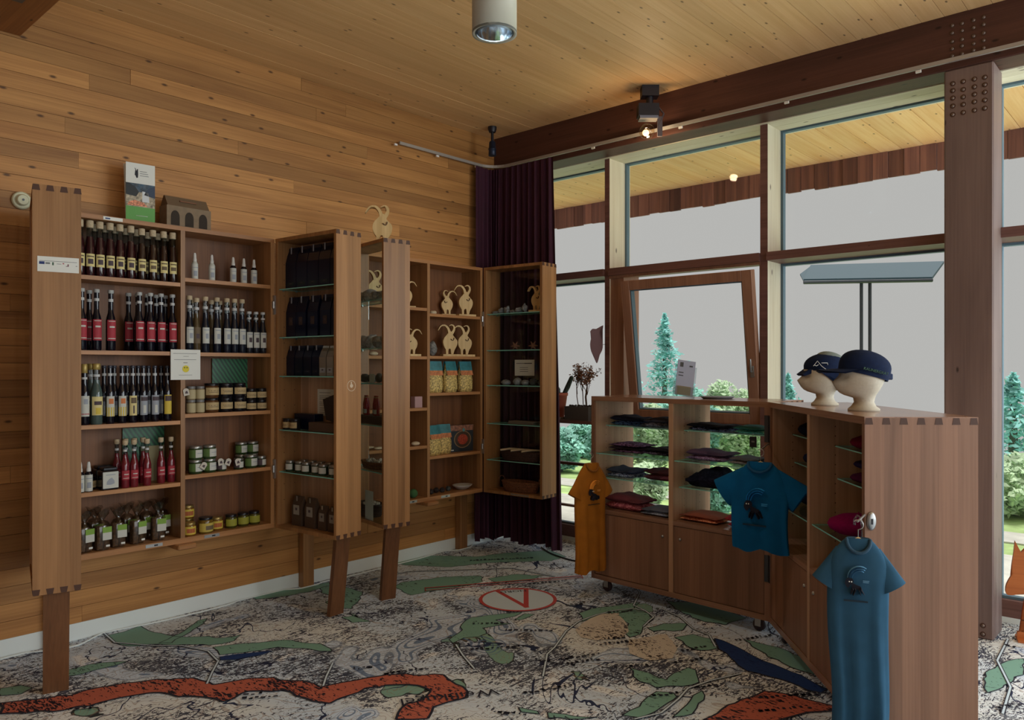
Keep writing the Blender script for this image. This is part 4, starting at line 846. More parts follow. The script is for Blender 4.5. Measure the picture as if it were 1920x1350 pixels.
# nudge the goods along their shelves until each stands clear of its neighbours and of the uprights; stacked jars move together
def settle():
    cols = []
    for o, r in SHELVED:
        for c in cols:
            if abs(c['x'] - o.location.x) < 1e-5 and abs(c['y'] - o.location.y) < 1e-5 and abs(c['z'] - o.location.z) < .12: c['o'].append(o); c['r'] = max(c['r'], r); c['z'] = min(c['z'], o.location.z); break
        else: cols.append({'x': o.location.x, 'y': o.location.y, 'z': o.location.z, 'r': r, 'o': [o]})
    for c in cols: c['x0'] = c['x']; c['lo'], c['hi'] = min(COLS, key=lambda k: max(k[0] - c['x'], c['x'] - k[1], 0))
    for it in range(400):
        for c in cols: c['x'] = min(max(c['x'], c['lo'] + c['r'] + .001), c['hi'] - c['r'] - .001)
        moved = False
        for i, a in enumerate(cols):
            for b_ in cols[i+1:]:
                if abs(a['z'] - b_['z']) > .01 or a['lo'] != b_['lo']: continue
                dy = a['y'] - b_['y']; rr = a['r'] + b_['r'] + .0006
                if abs(dy) >= rr: continue
                need = math.sqrt(rr*rr - dy*dy); dx = b_['x'] - a['x']; sg = 1 if (dx > 0 or (dx == 0 and b_['x0'] >= a['x0'])) else -1
                if abs(dx) < need - 1e-5: k = (need - abs(dx))/2 + 1e-5; a['x'] -= sg*k; b_['x'] += sg*k; moved = True
        if not moved: break
    for c in cols:
        for o in c['o']: o.location.x = c['x']
settle()
# ================================================================== goods in the open doors and the second cabinet
def inD(M_, u, v, z): return M_ @ Vector((u, v, z))
def bag_kit(name, w, d, h, body, lab, clip, cat='bag'):
    """stand-up side-gusset bag, front facing local -y"""
    def b_(root):
        mb = MB(); rings = [(w/2, d/2, 0), (w/2, d/2, h*.62), (w/2*.98, d/2*.55, h*.82), (w/2*.96, .004, h*.93), (w/2*.94, .003, h)]; vs = []
        for a, e, z in rings: vs += [(-a, -e, z), (a, -e, z), (a, 0, z) if 0 else (a*.99, 0, z), (a, e, z), (-a, e, z), (-a*.99, 0, z)]
        fs = [tuple(range(5, -1, -1))] + [(j*6+i, j*6+(i+1) % 6, (j+1)*6+(i+1) % 6, (j+1)*6+i) for j in range(4) for i in range(6)] + [tuple(range(24, 30))]
        mb.add(vs, fs); mb.obj('pouch', body, root)
        if lab: z0, z1, ww, m_ = lab; boxo('label', (-ww/2, -d/2 - .0012, z0), (ww/2, -d/2 - .0004, z1), m_, root); boxo('print', (-ww*.16, -d/2 - .0018, z0 + (z1-z0)*.45), (ww*.16, -d/2 - .0010, z0 + (z1-z0)*.72), M_LFRUIT, root)
        if clip: boxo('closing_strip', (-.005, -d/2*.75 - .003, h*.84), (.005, -d/2*.75 - .001, h*1.0), clip, root)
    return Kit(name, cat, b_)
M_FOILD = plain('dark_foil', (10, 18, 46), .3, .2); M_FOILS = plain('silver_foil', (176, 172, 164), .25, .7); M_KRAFT = plain('brown_paper_bag', (78, 60, 46), .8); M_CLIP = plain('grey_tin_tie', (140, 146, 160), .5)
K_COF = bag_kit('coffee_bag', .105, .06, .265, M_FOILD, (.022, .042, .07, plain('label_dark_green', (26, 44, 48), .6)), M_CLIP); K_COF2 = bag_kit('coffee_bag', .098, .055, .255, M_FOILD, (.075, .125, .036, plain('label_dim_brown', (62, 48, 46), .6)), M_CLIP); K_COFS = bag_kit('coffee_bag', .078, .05, .190, M_FOILD, (.02, .035, .05, plain('label_navy', (20, 28, 50), .6)), M_CLIP)
K_SILV = bag_kit('silver_bag', .062, .06, .185, M_FOILS, (.02, .05, .05, M_LGRY), None); K_TEA = bag_kit('tea_bag', .095, .05, .185, M_KRAFT, (.070, .130, .058, plain('label_tea', (150, 146, 138), .7)), plain('silver_tie', (170, 168, 164), .4, .6)); K_TEAS = bag_kit('tea_bag', .075, .045, .150, M_KRAFT, (.055, .105, .045, plain('label_tea_small', (140, 136, 128), .7)), plain('silver_tie_s', (170, 168, 164), .4, .6))
fB = rB - R_(90)                                             # goods in this door face its open side
rBf = rB
def putB(k, u, v, z, lab, grp): return k.put(inD(MBm, u, v, z), lab, grp, rBf)
for u in (.075, .185, .295, .405, .515): putB(K_COF, u, .09, BZ[0] + .001, 'large dark coffee bag on the top glass shelf of the open door', 'large coffee bags on the top glass shelf')
for u in (.0735, .1735, .29, .41, .5165): putB(K_COF2, u, .09, BZ[1] + .001, 'dark coffee bag with a dim brown label on the second glass shelf', 'coffee bags on the second glass shelf')
for u in (.065, .15, .235, .32): putB(K_COFS, u, .09, BZ[2] + .001, 'small dark coffee bag on the third glass shelf', 'small coffee bags on the third glass shelf')
for u in (.396, .464, .532): putB(K_SILV, u, .085, BZ[2] + .001, 'small silver foil bag on the third glass shelf', 'silver bags on the third glass shelf')
def put_box(name, M_, rz, u, v, z, w, d, h, m_, label, cat='box', lid=None):
    o = tag(empty(name, inD(M_, u, v, z), rz), label, cat); boxo('carton', (-w/2, -d/2, 0), (w/2, d/2, h), m_, o, ch=.002)
    if lid: boxo('lid', (-w/2 - .002, -d/2 - .002, h), (w/2 + .002, d/2 + .002, h + .018), lid, o, ch=.003)
    return o
put_box('gift_box', MBm, rB, .17, .127, BZ[3] + .001, .20, .07, .10, M_FOILD, 'flat dark blue gift box behind two small jars'); put_box('display_tray', MBm, rB, .40, .09, BZ[3] + .001, .24, .10, .055, plain('brown_tray', (84, 62, 48), .7), 'low brown display tray on the fourth glass shelf', 'tray')
for u in (.062, .134): K_JSM.put(inD(MBm, u, .050, BZ[3] + .001), 'small jar with dark lid beside the gift box', 'small jars beside the gift box', rB)
sh = sheet('info_sheet', .16, .168, inD(MBm, .275, .1775, 1.198), rB, 'white printed sheet fixed inside the coffee door', items=lines(.12, .8, (.86, .74, .68, .62, .5, .44, .38, .28, .2, .12), M_GREYINK, .018))
lp = tag(MB().prism([(-.075, .075), (-.045, -.05), (.055, -.065), (.075, .03), (.06, .115)], -.010, .010).obj('leather_pouch', plain('dark_leather', (46, 34, 30), .6), None, inD(MBm, .43, .10, BZ[3] + .1215), (0, 0, rB)), 'dark brown leather pouch leaning against the printed sheet', 'pouch')
for k in range(6): K_JGS.put(inD(MBm, .07 + .082*k, .06 + .012*(k % 2), BZ[4] + .001), 'small jar with silver lid in the row on the fifth glass shelf', 'jar row on the fifth glass shelf', rB)
for k in range(5): K_JGS.put(inD(MBm, .11 + .085*k, .135, BZ[4] + .001), 'small silver-lidded jar in the second row of the fifth glass shelf', 'second jar row on the fifth glass shelf', rB)
for u, kt in ((.14, K_TEA), (.27, K_TEA), (.385, K_TEAS), (.48, K_TEAS)): putB(kt, u, .08, CZ0 + .022, ('tall' if kt is K_TEA else 'short') + ' brown paper tea bag with pale label at the bottom of the door', 'tea bags at the bottom of the door, ' + ('tall' if kt is K_TEA else 'short'))
# ------------------------------------------------------------------ carved ibex figures
M_IBEX = wood('pale_limewood', (196, 164, 110), (222, 194, 140), 'Z', 0, .55, .05, wide=2)
def horn(mb, pts, ws, y0, y1):
    L_, R2 = [], []
    for i, p in enumerate(pts):
        a, c = pts[max(i-1, 0)], pts[min(i+1, len(pts)-1)]; d = Vector((c[0]-a[0], c[1]-a[1])).normalized(); n_ = Vector((-d.y, d.x))*ws[i]/2
        L_.append((p[0]+n_.x, p[1]+n_.y)); R2.append((p[0]-n_.x, p[1]-n_.y))
    mb.prism(L_ + R2[::-1], y0, y1)
def smooth(pts, n=4):
    out = []
    for i in range(len(pts)-1):
        p0, p1, p2, p3 = pts[max(i-1, 0)], pts[i], pts[i+1], pts[min(i+2, len(pts)-1)]
        for k in range(n):
            t = k/n; out.append(tuple(.5*((2*p1[j]) + (-p0[j]+p2[j])*t + (2*p0[j]-5*p1[j]+4*p2[j]-p3[j])*t*t + (-p0[j]+3*p1[j]-3*p2[j]+p3[j])*t**3) for j in range(len(p1))))
    out.append(tuple(pts[-1])); return out
def ibex_kit(s, flip=1, base=True, th=.022):
    def b_(root):
        z0 = .018 if base else 0
        T = Matrix.Translation((0, 0, z0)) @ Matrix.Diagonal((s*flip, 1, s, 1))
        body = smooth([(-.15, .16), (-.22, .28), (-.25, .42), (-.21, .55), (-.13, .64), (-.06, .72), (.0, .78), (.09, .75), (.12, .65), (.17, .58), (.25, .50), (.28, .40), (.25, .27), (.17, .14)], 3) + [(.13, 0), (.05, 0), (.05, .13), (.02, .19), (-.03, .19), (-.06, .13), (-.06, 0), (-.14, 0)]
        MB().prism(body, -th/2, th/2, 0, T).obj('body', M_IBEX, root)
        mb = MB(); horn(mb, smooth([(-.01, .70), (-.06, .86), (-.18, .97), (-.33, .95), (-.44, .80)]), [.10 - .085*k/16 for k in range(17)], -th/2 - .002, th/2 + .002); m1 = mb; o = MB().add(m1.v, m1.f, 0, False, T); o.obj('horn', M_IBEX, root)
        mb = MB(); horn(mb, smooth([(.08, .70), (.16, .84), (.15, .95), (.07, 1.0), (-.03, .96)]), [.095 - .08*k/16 for k in range(17)], -th/2 + .001, th/2 - .001); o = MB().add(mb.v, mb.f, 0, False, T); o.obj('horn', M_IBEX, root)
        MB().tube([(x, -th/2 - .0008, z) for x, z in ((.03, .52), (.06, .48), (.11, .47), (.14, .51), (.145, .56))], .011, 5, 0, T).obj('tail_line', M_PIN, root)
        if base: boxo('base', (-s*.30, -.035, 0), (s*.36, .035, .018), M_IBEX, root, ch=.002)
    return Kit('ibex_figure', 'figurine', b_)
K_IB = ibex_kit(.235); K_IBS = ibex_kit(.19, -1); K_IBL = ibex_kit(.235)
IA = R_(-18)
def ib(k, x, y, z, label, group=None, rz=IA): return k.put((fit(wx(x, y), .098 if k is K_IB else .092), y, z), label, group, rz)
ib(K_IB, 872, -.165, 1.918, 'carved pale wooden ibex on the top right shelf, taller of two'); ib(K_IBS, 838, -.080, 1.918, 'small carved wooden ibex facing the other way on the top right shelf')
ib(K_IB, 842.5, -.15, 1.592, 'carved pale wooden ibex, one of two alike on the second shelf', 'two ibex on the second shelf'); ib(K_IB, 872.5, -.15, 1.592, 'carved pale wooden ibex, one of two alike on the second shelf', 'two ibex on the second shelf')
ib(K_IBS, 777, -.16, 1.588, 'small carved ibex beside the open crystal door'); ib(K_IBS, 776, -.10, 1.956, 'small carved ibex on the upper shelf half hidden by the door'); ib(K_IB, 703, -.15, 1.956, 'carved ibex seen through the glass of the crystal door')
K_IBT = ibex_kit(.24, 1, False, .05); K_IBT.put(inD(MC, .40, -.10, CZ1), 'carved wooden ibex standing on top of the open crystal door', None, R_(-38))
K_IBD = ibex_kit(.19, 1, True); K_IBD.put(inD(MD, .465, .10, DZs[0] + .001), 'carved ibex behind the crystals in the curtain-side door', None, rD)
# ------------------------------------------------------------------ stones, crystals, soaps
M_ROCK = plain('grey_crystal', (150, 150, 152), .45, noise=.25, nscale=40); M_ROCKD = plain('dark_stone', (60, 68, 68), .6, noise=.3, nscale=30); M_SOAP = plain('cream_soap', (206, 190, 160), .5); M_QUARTZ = plain('pale_quartz', (126, 134, 140), .3, noise=.2, nscale=50)
def rock(p, r, m_, label, cat, seed, noise=.16, group=None):
    mb = MB().ball((0, 0, 0), r, 0, None, 2, noise, seed); lo = min(v.z for v in mb.v) + r[2]*.10
    for v in mb.v: v.z = max(0, v.z - lo)                # a flat seat on the shelf
    return tag(mb.obj('rock' if cat == 'crystal' else cat.replace(' ', '_'), m_, None, p, (0, 0, seed)), label, cat, group)
for k in range(4): rock(inD(MC, .10 + .125*k, -.09, CZs[0] + .001), (.06, .045, .038 + .008*(k % 2)), M_ROCK, 'rough grey crystal chunk on the upper glass shelf', 'crystal', k + 1, .2, 'crystals on the upper glass shelf of the door')
for k in range(4): rock(inD(MC, .10 + .125*k, -.09, CZs[1] + .001), (.06, .045, .045), M_ROCK, 'rough grey crystal chunk on the second glass shelf', 'crystal', k + 11, .2, 'crystals on the second glass shelf of the door')
for k in range(5): rock(inD(MC, .09 + .10*k, -.06, CZs[2] + .001), (.04, .03, .032), M_ROCKD, 'dark rounded stone on the third glass shelf', 'stone', k + 21, .08, 'dark stones on the third glass shelf'); 
sheet('price_card', .07, .06, inD(MC, .30, -.12, CZs[2] + .001), rC + R_(180), 'small pale price card standing behind the dark stones')
put_box('bottle_tray', MC, rC, .28, -.08, CZs[3] + .001, .42, .12, .05, plain('black_tray', (34, 32, 48), .6), 'black tray with small red bottles standing in it', 'tray')
K_MINI = bottle_kit('red_syrup_bottle', .125, .021, .012, .070, plain('red_syrup', (150, 24, 40), .08), plain('gold_twist_cap', (170, 140, 90), .4), (.012, .040, R_(60), [], M_LWHT), M_CLEAR, False, 1.1, .014)
for k in range(6): K_MINI.put(inD(MC, .10 + .07*k, -.06 - .03*(k % 2), CZs[3] + .052), 'small red syrup bottle on the black tray', 'red syrup bottles on the black tray', rC)
def basket(loc, rz, w, d, h, m_, label, handles=True, fill=None, group=None):
    b_ = tag(empty('basket', loc, rz), label, 'basket', group); mb = MB(); n = 24; prof = [(.86, 0), (.93, h*.3), (1.0, h*.8), (1.03, h), (.98, h), (.90, h*.5), (.82, .012)]
    mb.lathe(prof, n, 0, None, True, False, ex=w/2, ey=d/2); mb.add([(.84*w/2*math.cos(2*math.pi*i/n), .84*d/2*math.sin(2*math.pi*i/n), .006) for i in range(n)], [tuple(range(n))]); mb.obj('bowl', m_, b_)
    for k in range(4): MB().tube([((.90 + .13*k/3)*w/2*math.cos(a), (.90 + .13*k/3)*d/2*math.sin(a), h*(k + .6)/4) for a in [2*math.pi*i/20 for i in range(20)]], .004, 6, 0, None, True).obj('woven_band', m_, b_)
    if handles:
        for s_ in (-1, 1): MB().tube([(s_*w/2*1.0 + s_*.004*k, d*.16*math.cos(math.pi*k/6), h + .03*math.sin(math.pi*k/6)) for k in range(7)], .004, 6).obj('handle', m_, b_)
    if fill:
        mt, cnt, r = fill; rd = random.Random(int(loc[2]*1000))
        fl = MB()
        for k in range(cnt): a = rd.uniform(0, 6.28); q = rd.random()**.5*.7; fl.ball((q*w/2*math.cos(a), q*d/2*math.sin(a), h*.75 + rd.uniform(0, .02)), r*rd.uniform(.8, 1.2), 0, None, 1, .1, k)
        o = fl.obj('pebble_fill', mt, b_); o['kind'] = 'stuff'
    return b_
M_WICK = plain('wicker', (110, 70, 46), .7, noise=.3, nscale=120, bump=.6); M_WICKD = plain('dark_wicker', (62, 42, 36), .7, noise=.3, nscale=120, bump=.6); M_PEB = plain('white_pebble', (206, 204, 196), .6); M_BLKW = plain('black_wicker', (30, 30, 36), .6, bump=.6, nscale=120)
basket(inD(MC, .30, -.09, CZs[4] + .001), rC, .30, .14, .05, M_WICK, 'shallow brown basket of white pebbles in the crystal door', False, (M_PEB, 40, .011)); basket(inD(MC, .22, -.09, CZ0 + .022), rC, .24, .14, .085, M_BLKW, 'black basket of white pebbles at the bottom of the crystal door', False, (M_PEB, 40, .012))
sheet('leaflet', .11, .19, inD(MC, .36, -.172, CZ0 + .022), rC + R_(180), 'leaflet with a picture at the bottom of the crystal door', 'leaflet', items=[(0, .0, 1, .18, M_GRN), (.1, .3, .9, .8, plain('leaflet_photo', (110, 116, 130), .6, noise=.4, nscale=60))])
for x, y, z, w_ in ((700, -.18, 1.588, 'second'), (779, -.18, .910, 'fourth')):
    tag(MB().ball((0, 0, .016), (.038, .028, .016), 0, None, 3, 0).obj('soap', M_SOAP, None, (wx(x, y), y, z)), 'oval cream soap on the %s shelf beside the crystal door' % w_, 'soap')
for k, x in enumerate((696, 706)): tag(MB().ball((0, 0, .011), (.05, .03, .011), 0, None, 2, .05, k).obj('soap', M_SOAP, None, (wx(x, -.15 - .02*k), -.15 - .02*k + (-.03 if k else .03), .910)), 'flat cream soap seen through the crystal door', 'soap', 'flat soaps through the door')
put_box('gift_box', Matrix.Translation((wx(781, -.19), -.19, 1.199)), 0, 0, 0, 0, .075, .05, .085, plain('pink_carton', (176, 140, 140), .6), 'small pink printed box on the third shelf beside the crystal door')
tag(MB().ball((0, 0, .034), .034, 0, None, 3, 0).obj('felt_ball', plain('green_felt', (64, 110, 66), .9), None, (wx(775, -.18), -.18, CZ0 + .03)), 'green felt ball at the bottom of the ibex cabinet', 'ball')
rock((wx(811, -.16), -.16, 1.592), (.035, .04, .06), plain('grey_geode', (112, 112, 108), .7, noise=.3, nscale=60), 'standing grey geode beside the two ibex', 'stone', 5, .1); rock((wx(812, -.14), -.14, 1.918), (.03, .03, .018), M_SOAP, 'small pale stone on the top right shelf', 'stone', 8, .08)
# ------------------------------------------------------------------ pasta bags, soup box, bowl
M_PASTA = plain('dry_pasta', (196, 156, 96), .6, noise=.45, nscale=85, bump=.8); M_TEAL = plain('teal_header', (52, 120, 128), .5, noise=.15, nscale=20); M_ORNG = plain('orange_band', (190, 120, 76), .55, noise=.2, nscale=40)
def pasta(root):
    mb = MB(); rings = [(.062, .032, 0), (.072, .042, .03), (.070, .040, .10), (.066, .028, .145), (.062, .012, .185), (.060, .003, .225)]; n = 20; vs = []
    for j, (a, e, z) in enumerate(rings):
        for i in range(n): t = 2*math.pi*i/n; k = 1 + .05*math.sin(7*t + 2*j); vs.append((a*k*math.copysign(abs(math.cos(t))**.7, math.cos(t)), e*k*math.copysign(abs(math.sin(t))**.7, math.sin(t)), z))
    mb.add(vs, [tuple(range(n-1, -1, -1))] + [(j*n+i, j*n+(i+1) % n, (j+1)*n+(i+1) % n, (j+1)*n+i) for j in range(5) for i in range(n)] + [tuple(range(5*n, 6*n))], 0, True); mb.obj('filled_bag', M_PASTA, root)
    hb = MB()
    for z0_, z1_, e0, e1, mi in ((.135, .172, -.036, -.022, 1), (.172, .245, -.022, -.007, 0)): hb.add([(-.064, e0, z0_), (.064, e0, z0_), (.063, e1, z1_), (-.063, e1, z1_)], [(0, 1, 2, 3)], mi); hb.add([(-.064, -e0, z0_), (.064, -e0, z0_), (.063, -e1, z1_), (-.063, -e1, z1_)], [(3, 2, 1, 0)], mi)
    hb.add([(-.063, -.007, .245), (.063, -.007, .245), (.063, .007, .245), (-.063, .007, .245)], [(0, 1, 2, 3)]); hb.obj('header_card', [M_TEAL, M_ORNG], root)
K_PAS = Kit('pasta_bag', 'bag', pasta)
for x, y, a in ((814, -.18, -8), (843, -.19, 6), (871, -.17, -4)): K_PAS.put((wx(x, y), y, 1.308), 'clear bag of dry pasta with teal header on the third shelf', 'pasta bags on the third shelf', R_(a))
for x, y, a in ((813, -.185, 4), (831, -.15, -10)): K_PAS.put((wx(x, y), y, .822), 'clear bag of dry pasta leaning beside the soup box', 'pasta bags beside the soup box', R_(a), .95)
p = on(868, 846, 'y', -.10); sb = tag(empty('soup_box', (fit(p.x, .128), -.135, .822), R_(-6)), 'dark box with a bowl of red soup pictured on its front', 'box'); boxo('carton', (-.135, -.02, 0), (.135, .02, .215), plain('soup_box_dark', (40, 48, 56), .45), sb, ch=.002)
boxo('print', (-.135, -.0212, .17), (.135, -.0204, .215), plain('soup_box_top', (140, 96, 76), .5, noise=.3, nscale=50), sb); 
for r_, m_ in ((.098, plain('pan_rim', (140, 116, 84), .4)), (.088, plain('pan_inside', (74, 56, 44), .4)), (.058, plain('red_soup', (160, 66, 46), .5, noise=.25, nscale=80))): MB().lathe([(0, 0), (r_, .0004)], 28, 0, Matrix.Translation((.01, -.0216 - .0006*(.1 - r_)*30, .10)) @ Matrix.Rotation(R_(90), 4, 'X'), ey=.72).obj('print', m_, sb)
MB().lathe([(0, 0), (.014, .0006)], 16, 0, Matrix.Translation((.02, -.024, .175)) @ Matrix.Rotation(R_(90), 4, 'X')).obj('print', plain('seal_teal', (90, 150, 150), .5), sb); boxo('print', (-.12, -.0212, .012), (-.09, -.0204, .02), M_PAPER, sb)
sb.scale = (.90, 1, 1)
bw = tag(MB().lathe([(.03, 0), (.05, .006), (.085, .030), (.092, .038), (.086, .038), (.05, .014), (0, .010)], 28, ey=.8).obj('bowl', plain('white_ceramic', (200, 200, 196), .3), None, (wx(867, -.15), -.15, CZ0 + .03)), 'shallow white bowl at the bottom of the ibex cabinet', 'bowl')
for k, x in enumerate((808, 818, 829, 840)): rock((wx(x, -.15 + .02*(k % 2)), -.15 + .02*(k % 2), CZ0 + .03), (.021, .024, .022), plain('dark_lump', (44, 36, 36), .7) if k < 3 else M_ROCKD, 'dark small stone at the bottom of the ibex cabinet', 'stone', 40 + k, .12, 'dark stones at the bottom of the ibex cabinet')
# ------------------------------------------------------------------ curtain-side door
for k in range(6): rock(inD(MD, .062 + .060*k, .08, DZs[0] + .001), (.023, .030, .014 + .009*(k % 3)), M_QUARTZ, 'pale quartz crystal in the top row of the curtain-side door', 'crystal', 60 + k, .22, 'quartz crystals in the curtain-side door')
def star(root):
    mb = MB()
    for k in range(6): a = 2*math.pi*k/6; mb.tube([(0, 0, .03), (.045*math.cos(a), .0, .03 + .040*math.sin(a) if math.sin(a) > -.5 else .006)], [.014, .003], 6)
    mb.ball((0, 0, .03), .018, 0, None, 2, .15, 3); mb.obj('knotted_root', plain('brown_root', (128, 94, 76), .7), root)
K_STAR = Kit('root_figure', 'figurine', star)
for u in (.26, .44): K_STAR.put(inD(MD, u, .085, DZs[1] + .001), 'small knobbly brown root figure on a glass shelf', 'root figures on the glass shelf', rD)
sheet('crystal_sign', .20, .13, inD(MD, .285, .1775, DZs[2] + .077), rD, 'white notice with four lines of print in the curtain-side door', items=lines(.08, .50, (.76,), M_INK, .03) + lines(.50, .88, (.75,), M_INK, .05) + lines(.26, .68, (.50, .38, .25), M_INK, .025))
for k in range(5): rock(inD(MD, (.20 if k else .160) + .080*k, .09, DZs[2] + .001), (.05 if k == 0 else .036, .034, .024 + .008*(k % 2)), M_QUARTZ if k < 3 else M_ROCKD, 'rounded stone under the white notice', 'stone', 80 + k, .07, 'rounded stones under the white notice')
for k in range(2): tag(boxo('wooden_board', (-.13, -.045, 0), (.13, .045, .012), plain('grey_wood_board_%d' % k, (112, 104, 96), .6), None, inD(MD, .34 + .01*k, .09, DZs[3] + .001 + .013*k), (0, 0, rD), .003), 'thin pale board lying in a stack of two', 'board', 'stack of two pale boards')
basket(inD(MD, .31, .095, DZs[4] + .001), rD, .40, .13, .075, M_WICKD, 'long dark basket with pale sticks on the lowest glass shelf', False)
for k in range(3): tag(MB().tube([(-.082, 0, .0), (.0, .008, .006), (.082, 0, .002)], [.008, .010, .007], 8).obj('dried_stick', M_SOAP, None, inD(MD, .20 + .105*k, .095, DZs[4] + .001 + .075 + .006), (0, 0, rD + R_(52 + 5*k))), 'pale dried stick lying on the long dark basket', 'stick', 'dried sticks on the basket')
basket(inD(MD, .31, .09, CZ0 + .022), rD, .36, .15, .085, M_WICK, 'oval wicker basket with handles at the bottom of the door')
boxo('price_strip', (.28, yD0 - .001, CZ0 + .004), (.46, yD0, CZ0 + .018), M_STEEL, dD)
# ------------------------------------------------------------------ curtain
M_CURT = plain('wine_red_curtain', (56, 14, 38), .85, noise=.08, nscale=8)
def curtain():
    n, m_ = 190, 14; vs = []; path = []
    for i in range(n + 1):
        s_ = i/n; Ln = .30 + .60
        d = s_*Ln
        if d < .17: p_ = Vector((-.30 + d, -.055, 0)); nn = Vector((0, -1, 0))
        elif d < .37: a = (d - .17)/.2*math.pi/2; p_ = Vector((-.13 + .08*math.sin(a)*1.0, -.055 - .10*(1 - math.cos(a)), 0)); nn = Vector((-math.sin(a), -math.cos(a), 0))
        else: p_ = Vector((-.05, -.155 - (d - .37)*1.10, 0)); nn = Vector((-1, 0, 0))
        path.append((p_, nn))
    for j in range(m_ + 1):
        v = j/m_; z = 3.20 + (.05 - 3.20)*v
        for i in range(n + 1):
            p_, nn = path[i]; s_ = i/n; amp = .010 + .030*min(1, v*1.6); ph = s_*2*math.pi*15 + .8*math.sin(3*s_*6.28)
            off = amp*(math.sin(ph) + .35*math.sin(2.3*ph + 1 + 2*v)); spread = (1 + .10*v)
            q = p_ + nn*(.028 + off); q = Vector((q.x - .03*v*(1 - s_) if s_ < .4 else q.x, q.y*spread if s_ > .4 else q.y - .02*v, z + (.018*math.sin(s_*17) if j == m_ else 0) - (.0))); vs.append(q)
    fs = [(j*(n+1)+i, j*(n+1)+i+1, (j+1)*(n+1)+i+1, (j+1)*(n+1)+i) for j in range(m_) for i in range(n)]
    mb = MB().add(vs, fs, 0, True); o = mb.obj('curtain', M_CURT, None, None, None, False); return o
tag(curtain(), 'floor-length wine red curtain drawn back into the room corner', 'curtain')
# ------------------------------------------------------------------ ceiling lamps
lz = 3.05; lc = (-2.302, -2.189)
dl = tag(empty('ceiling_downlight', (lc[0], lc[1], lz)), 'cylindrical white surface-mounted ceiling downlight', 'ceiling lamp'); M_LAMPW = plain('lamp_white_paint', (196, 194, 178), .4)
MB().lathe([(.090, .006), (.104, .0), (.104, .45), (.0, .45)], 40, cap=False).obj('housing', M_LAMPW, dl); MB().lathe([(.104, 0), (.104, .012), (.082, .012), (.082, 0)], 40, cap=False).obj('rim', plain('rim_grey', (150, 164, 172), .35, .3), dl)
MB().lathe([(.082, .006), (.076, .05), (.055, .085)], 40, cap=False).obj('reflector', plain('mirror_reflector', (210, 222, 232), .12, 1.0), dl); MB().lathe([(.0, .088), (.056, .088), (.056, .092)], 32, cap=False).obj('lit_disc', emis('downlight_glow', (240, 236, 236), 1.6), dl)
ld = bpy.data.lights.new('downlight', 'SPOT'); ld.energy = 22; ld.spot_size = R_(110); ld.spot_blend = .8; ld.color = (1, .97, .93); ld.shadow_soft_size = .05; lo = bpy.data.objects.new('downlight_beam', ld); COL.objects.link(lo); lo.parent = dl; lo.location = (0, 0, .03)
# lit spotlight on the ceiling by the beam
sp = tag(empty('spotlight', (-.177, -1.703, H)), 'black ceiling spotlight with a glowing round bulb beside the dark beam', 'spotlight')
rz = YAW - R_(90)
boxo('mount', (-.06, -.045, -.075), (.06, .045, 0), M_BLACK, sp, None, (0, 0, rz)); MB().tube([(0, 0, -.07), (0, 0, -.135)], .026, 10).obj('stem', M_BLACK, sp)
hb = boxo('gear_box', (-.085, -.05, -.215), (.06, .05, -.13), M_BLACK, sp, None, (0, 0, rz)); boxo('lens', (-.075, -.045, -.235), (.055, .045, -.214), plain('grey_diffuser', (120, 122, 132), .4), sp, None, (0, 0, rz))
MB().ball((-.02, -.005, -.318), .055, 0, Matrix.Rotation(rz, 4, 'Z'), 3).obj('bulb', thin_glass('bulb_glass', (250, 238, 220), .1), sp); MB().ball((-.028, -.005, -.328), .024, 0, Matrix.Rotation(rz, 4, 'Z'), 2).obj('filament', emis('bulb_glow', (255, 214, 160), 3.0), sp)
br_ = MB(); br_.tube([(.055, -.03, -.15), (.095, -.03, -.20), (.06, -.03, -.29)], .007, 6, 0, Matrix.Rotation(rz, 4, 'Z')); br_.box((.05, -.035, -.36), (.085, -.02, -.22), 0, Matrix.Rotation(rz, 4, 'Z')); br_.obj('bracket', plain('bracket_grey', (96, 88, 92), .4, .5), sp)
lb = bpy.data.lights.new('spot_bulb', 'POINT'); lb.energy = 4; lb.color = (1, .75, .45); lb.shadow_soft_size = .03; lo = bpy.data.objects.new('bulb_light', lb); COL.objects.link(lo); lo.parent = sp; lo.location = (-.02, -.01, -.41)
s2 = tag(empty('spotlight', (-.265, -.245, H)), 'small unlit black spotlight in the ceiling corner above the curtain', 'spotlight')
MB().lathe([(.036, 0), (.036, -.02), (.028, -.045)], 16).obj('mount', M_BLACK, s2); MB().tube([(0, 0, -.04), (0, 0, -.12)], .012, 8).obj('stem', M_BLACK, s2); MB().lathe([(.020, -.12), (.026, -.13), (.030, -.18), (.034, -.182), (.034, -.19), (.030, -.192), (.032, -.24)], 16).obj('lamp_head', plain('navy_metal', (28, 40, 62), .4, .3), s2)
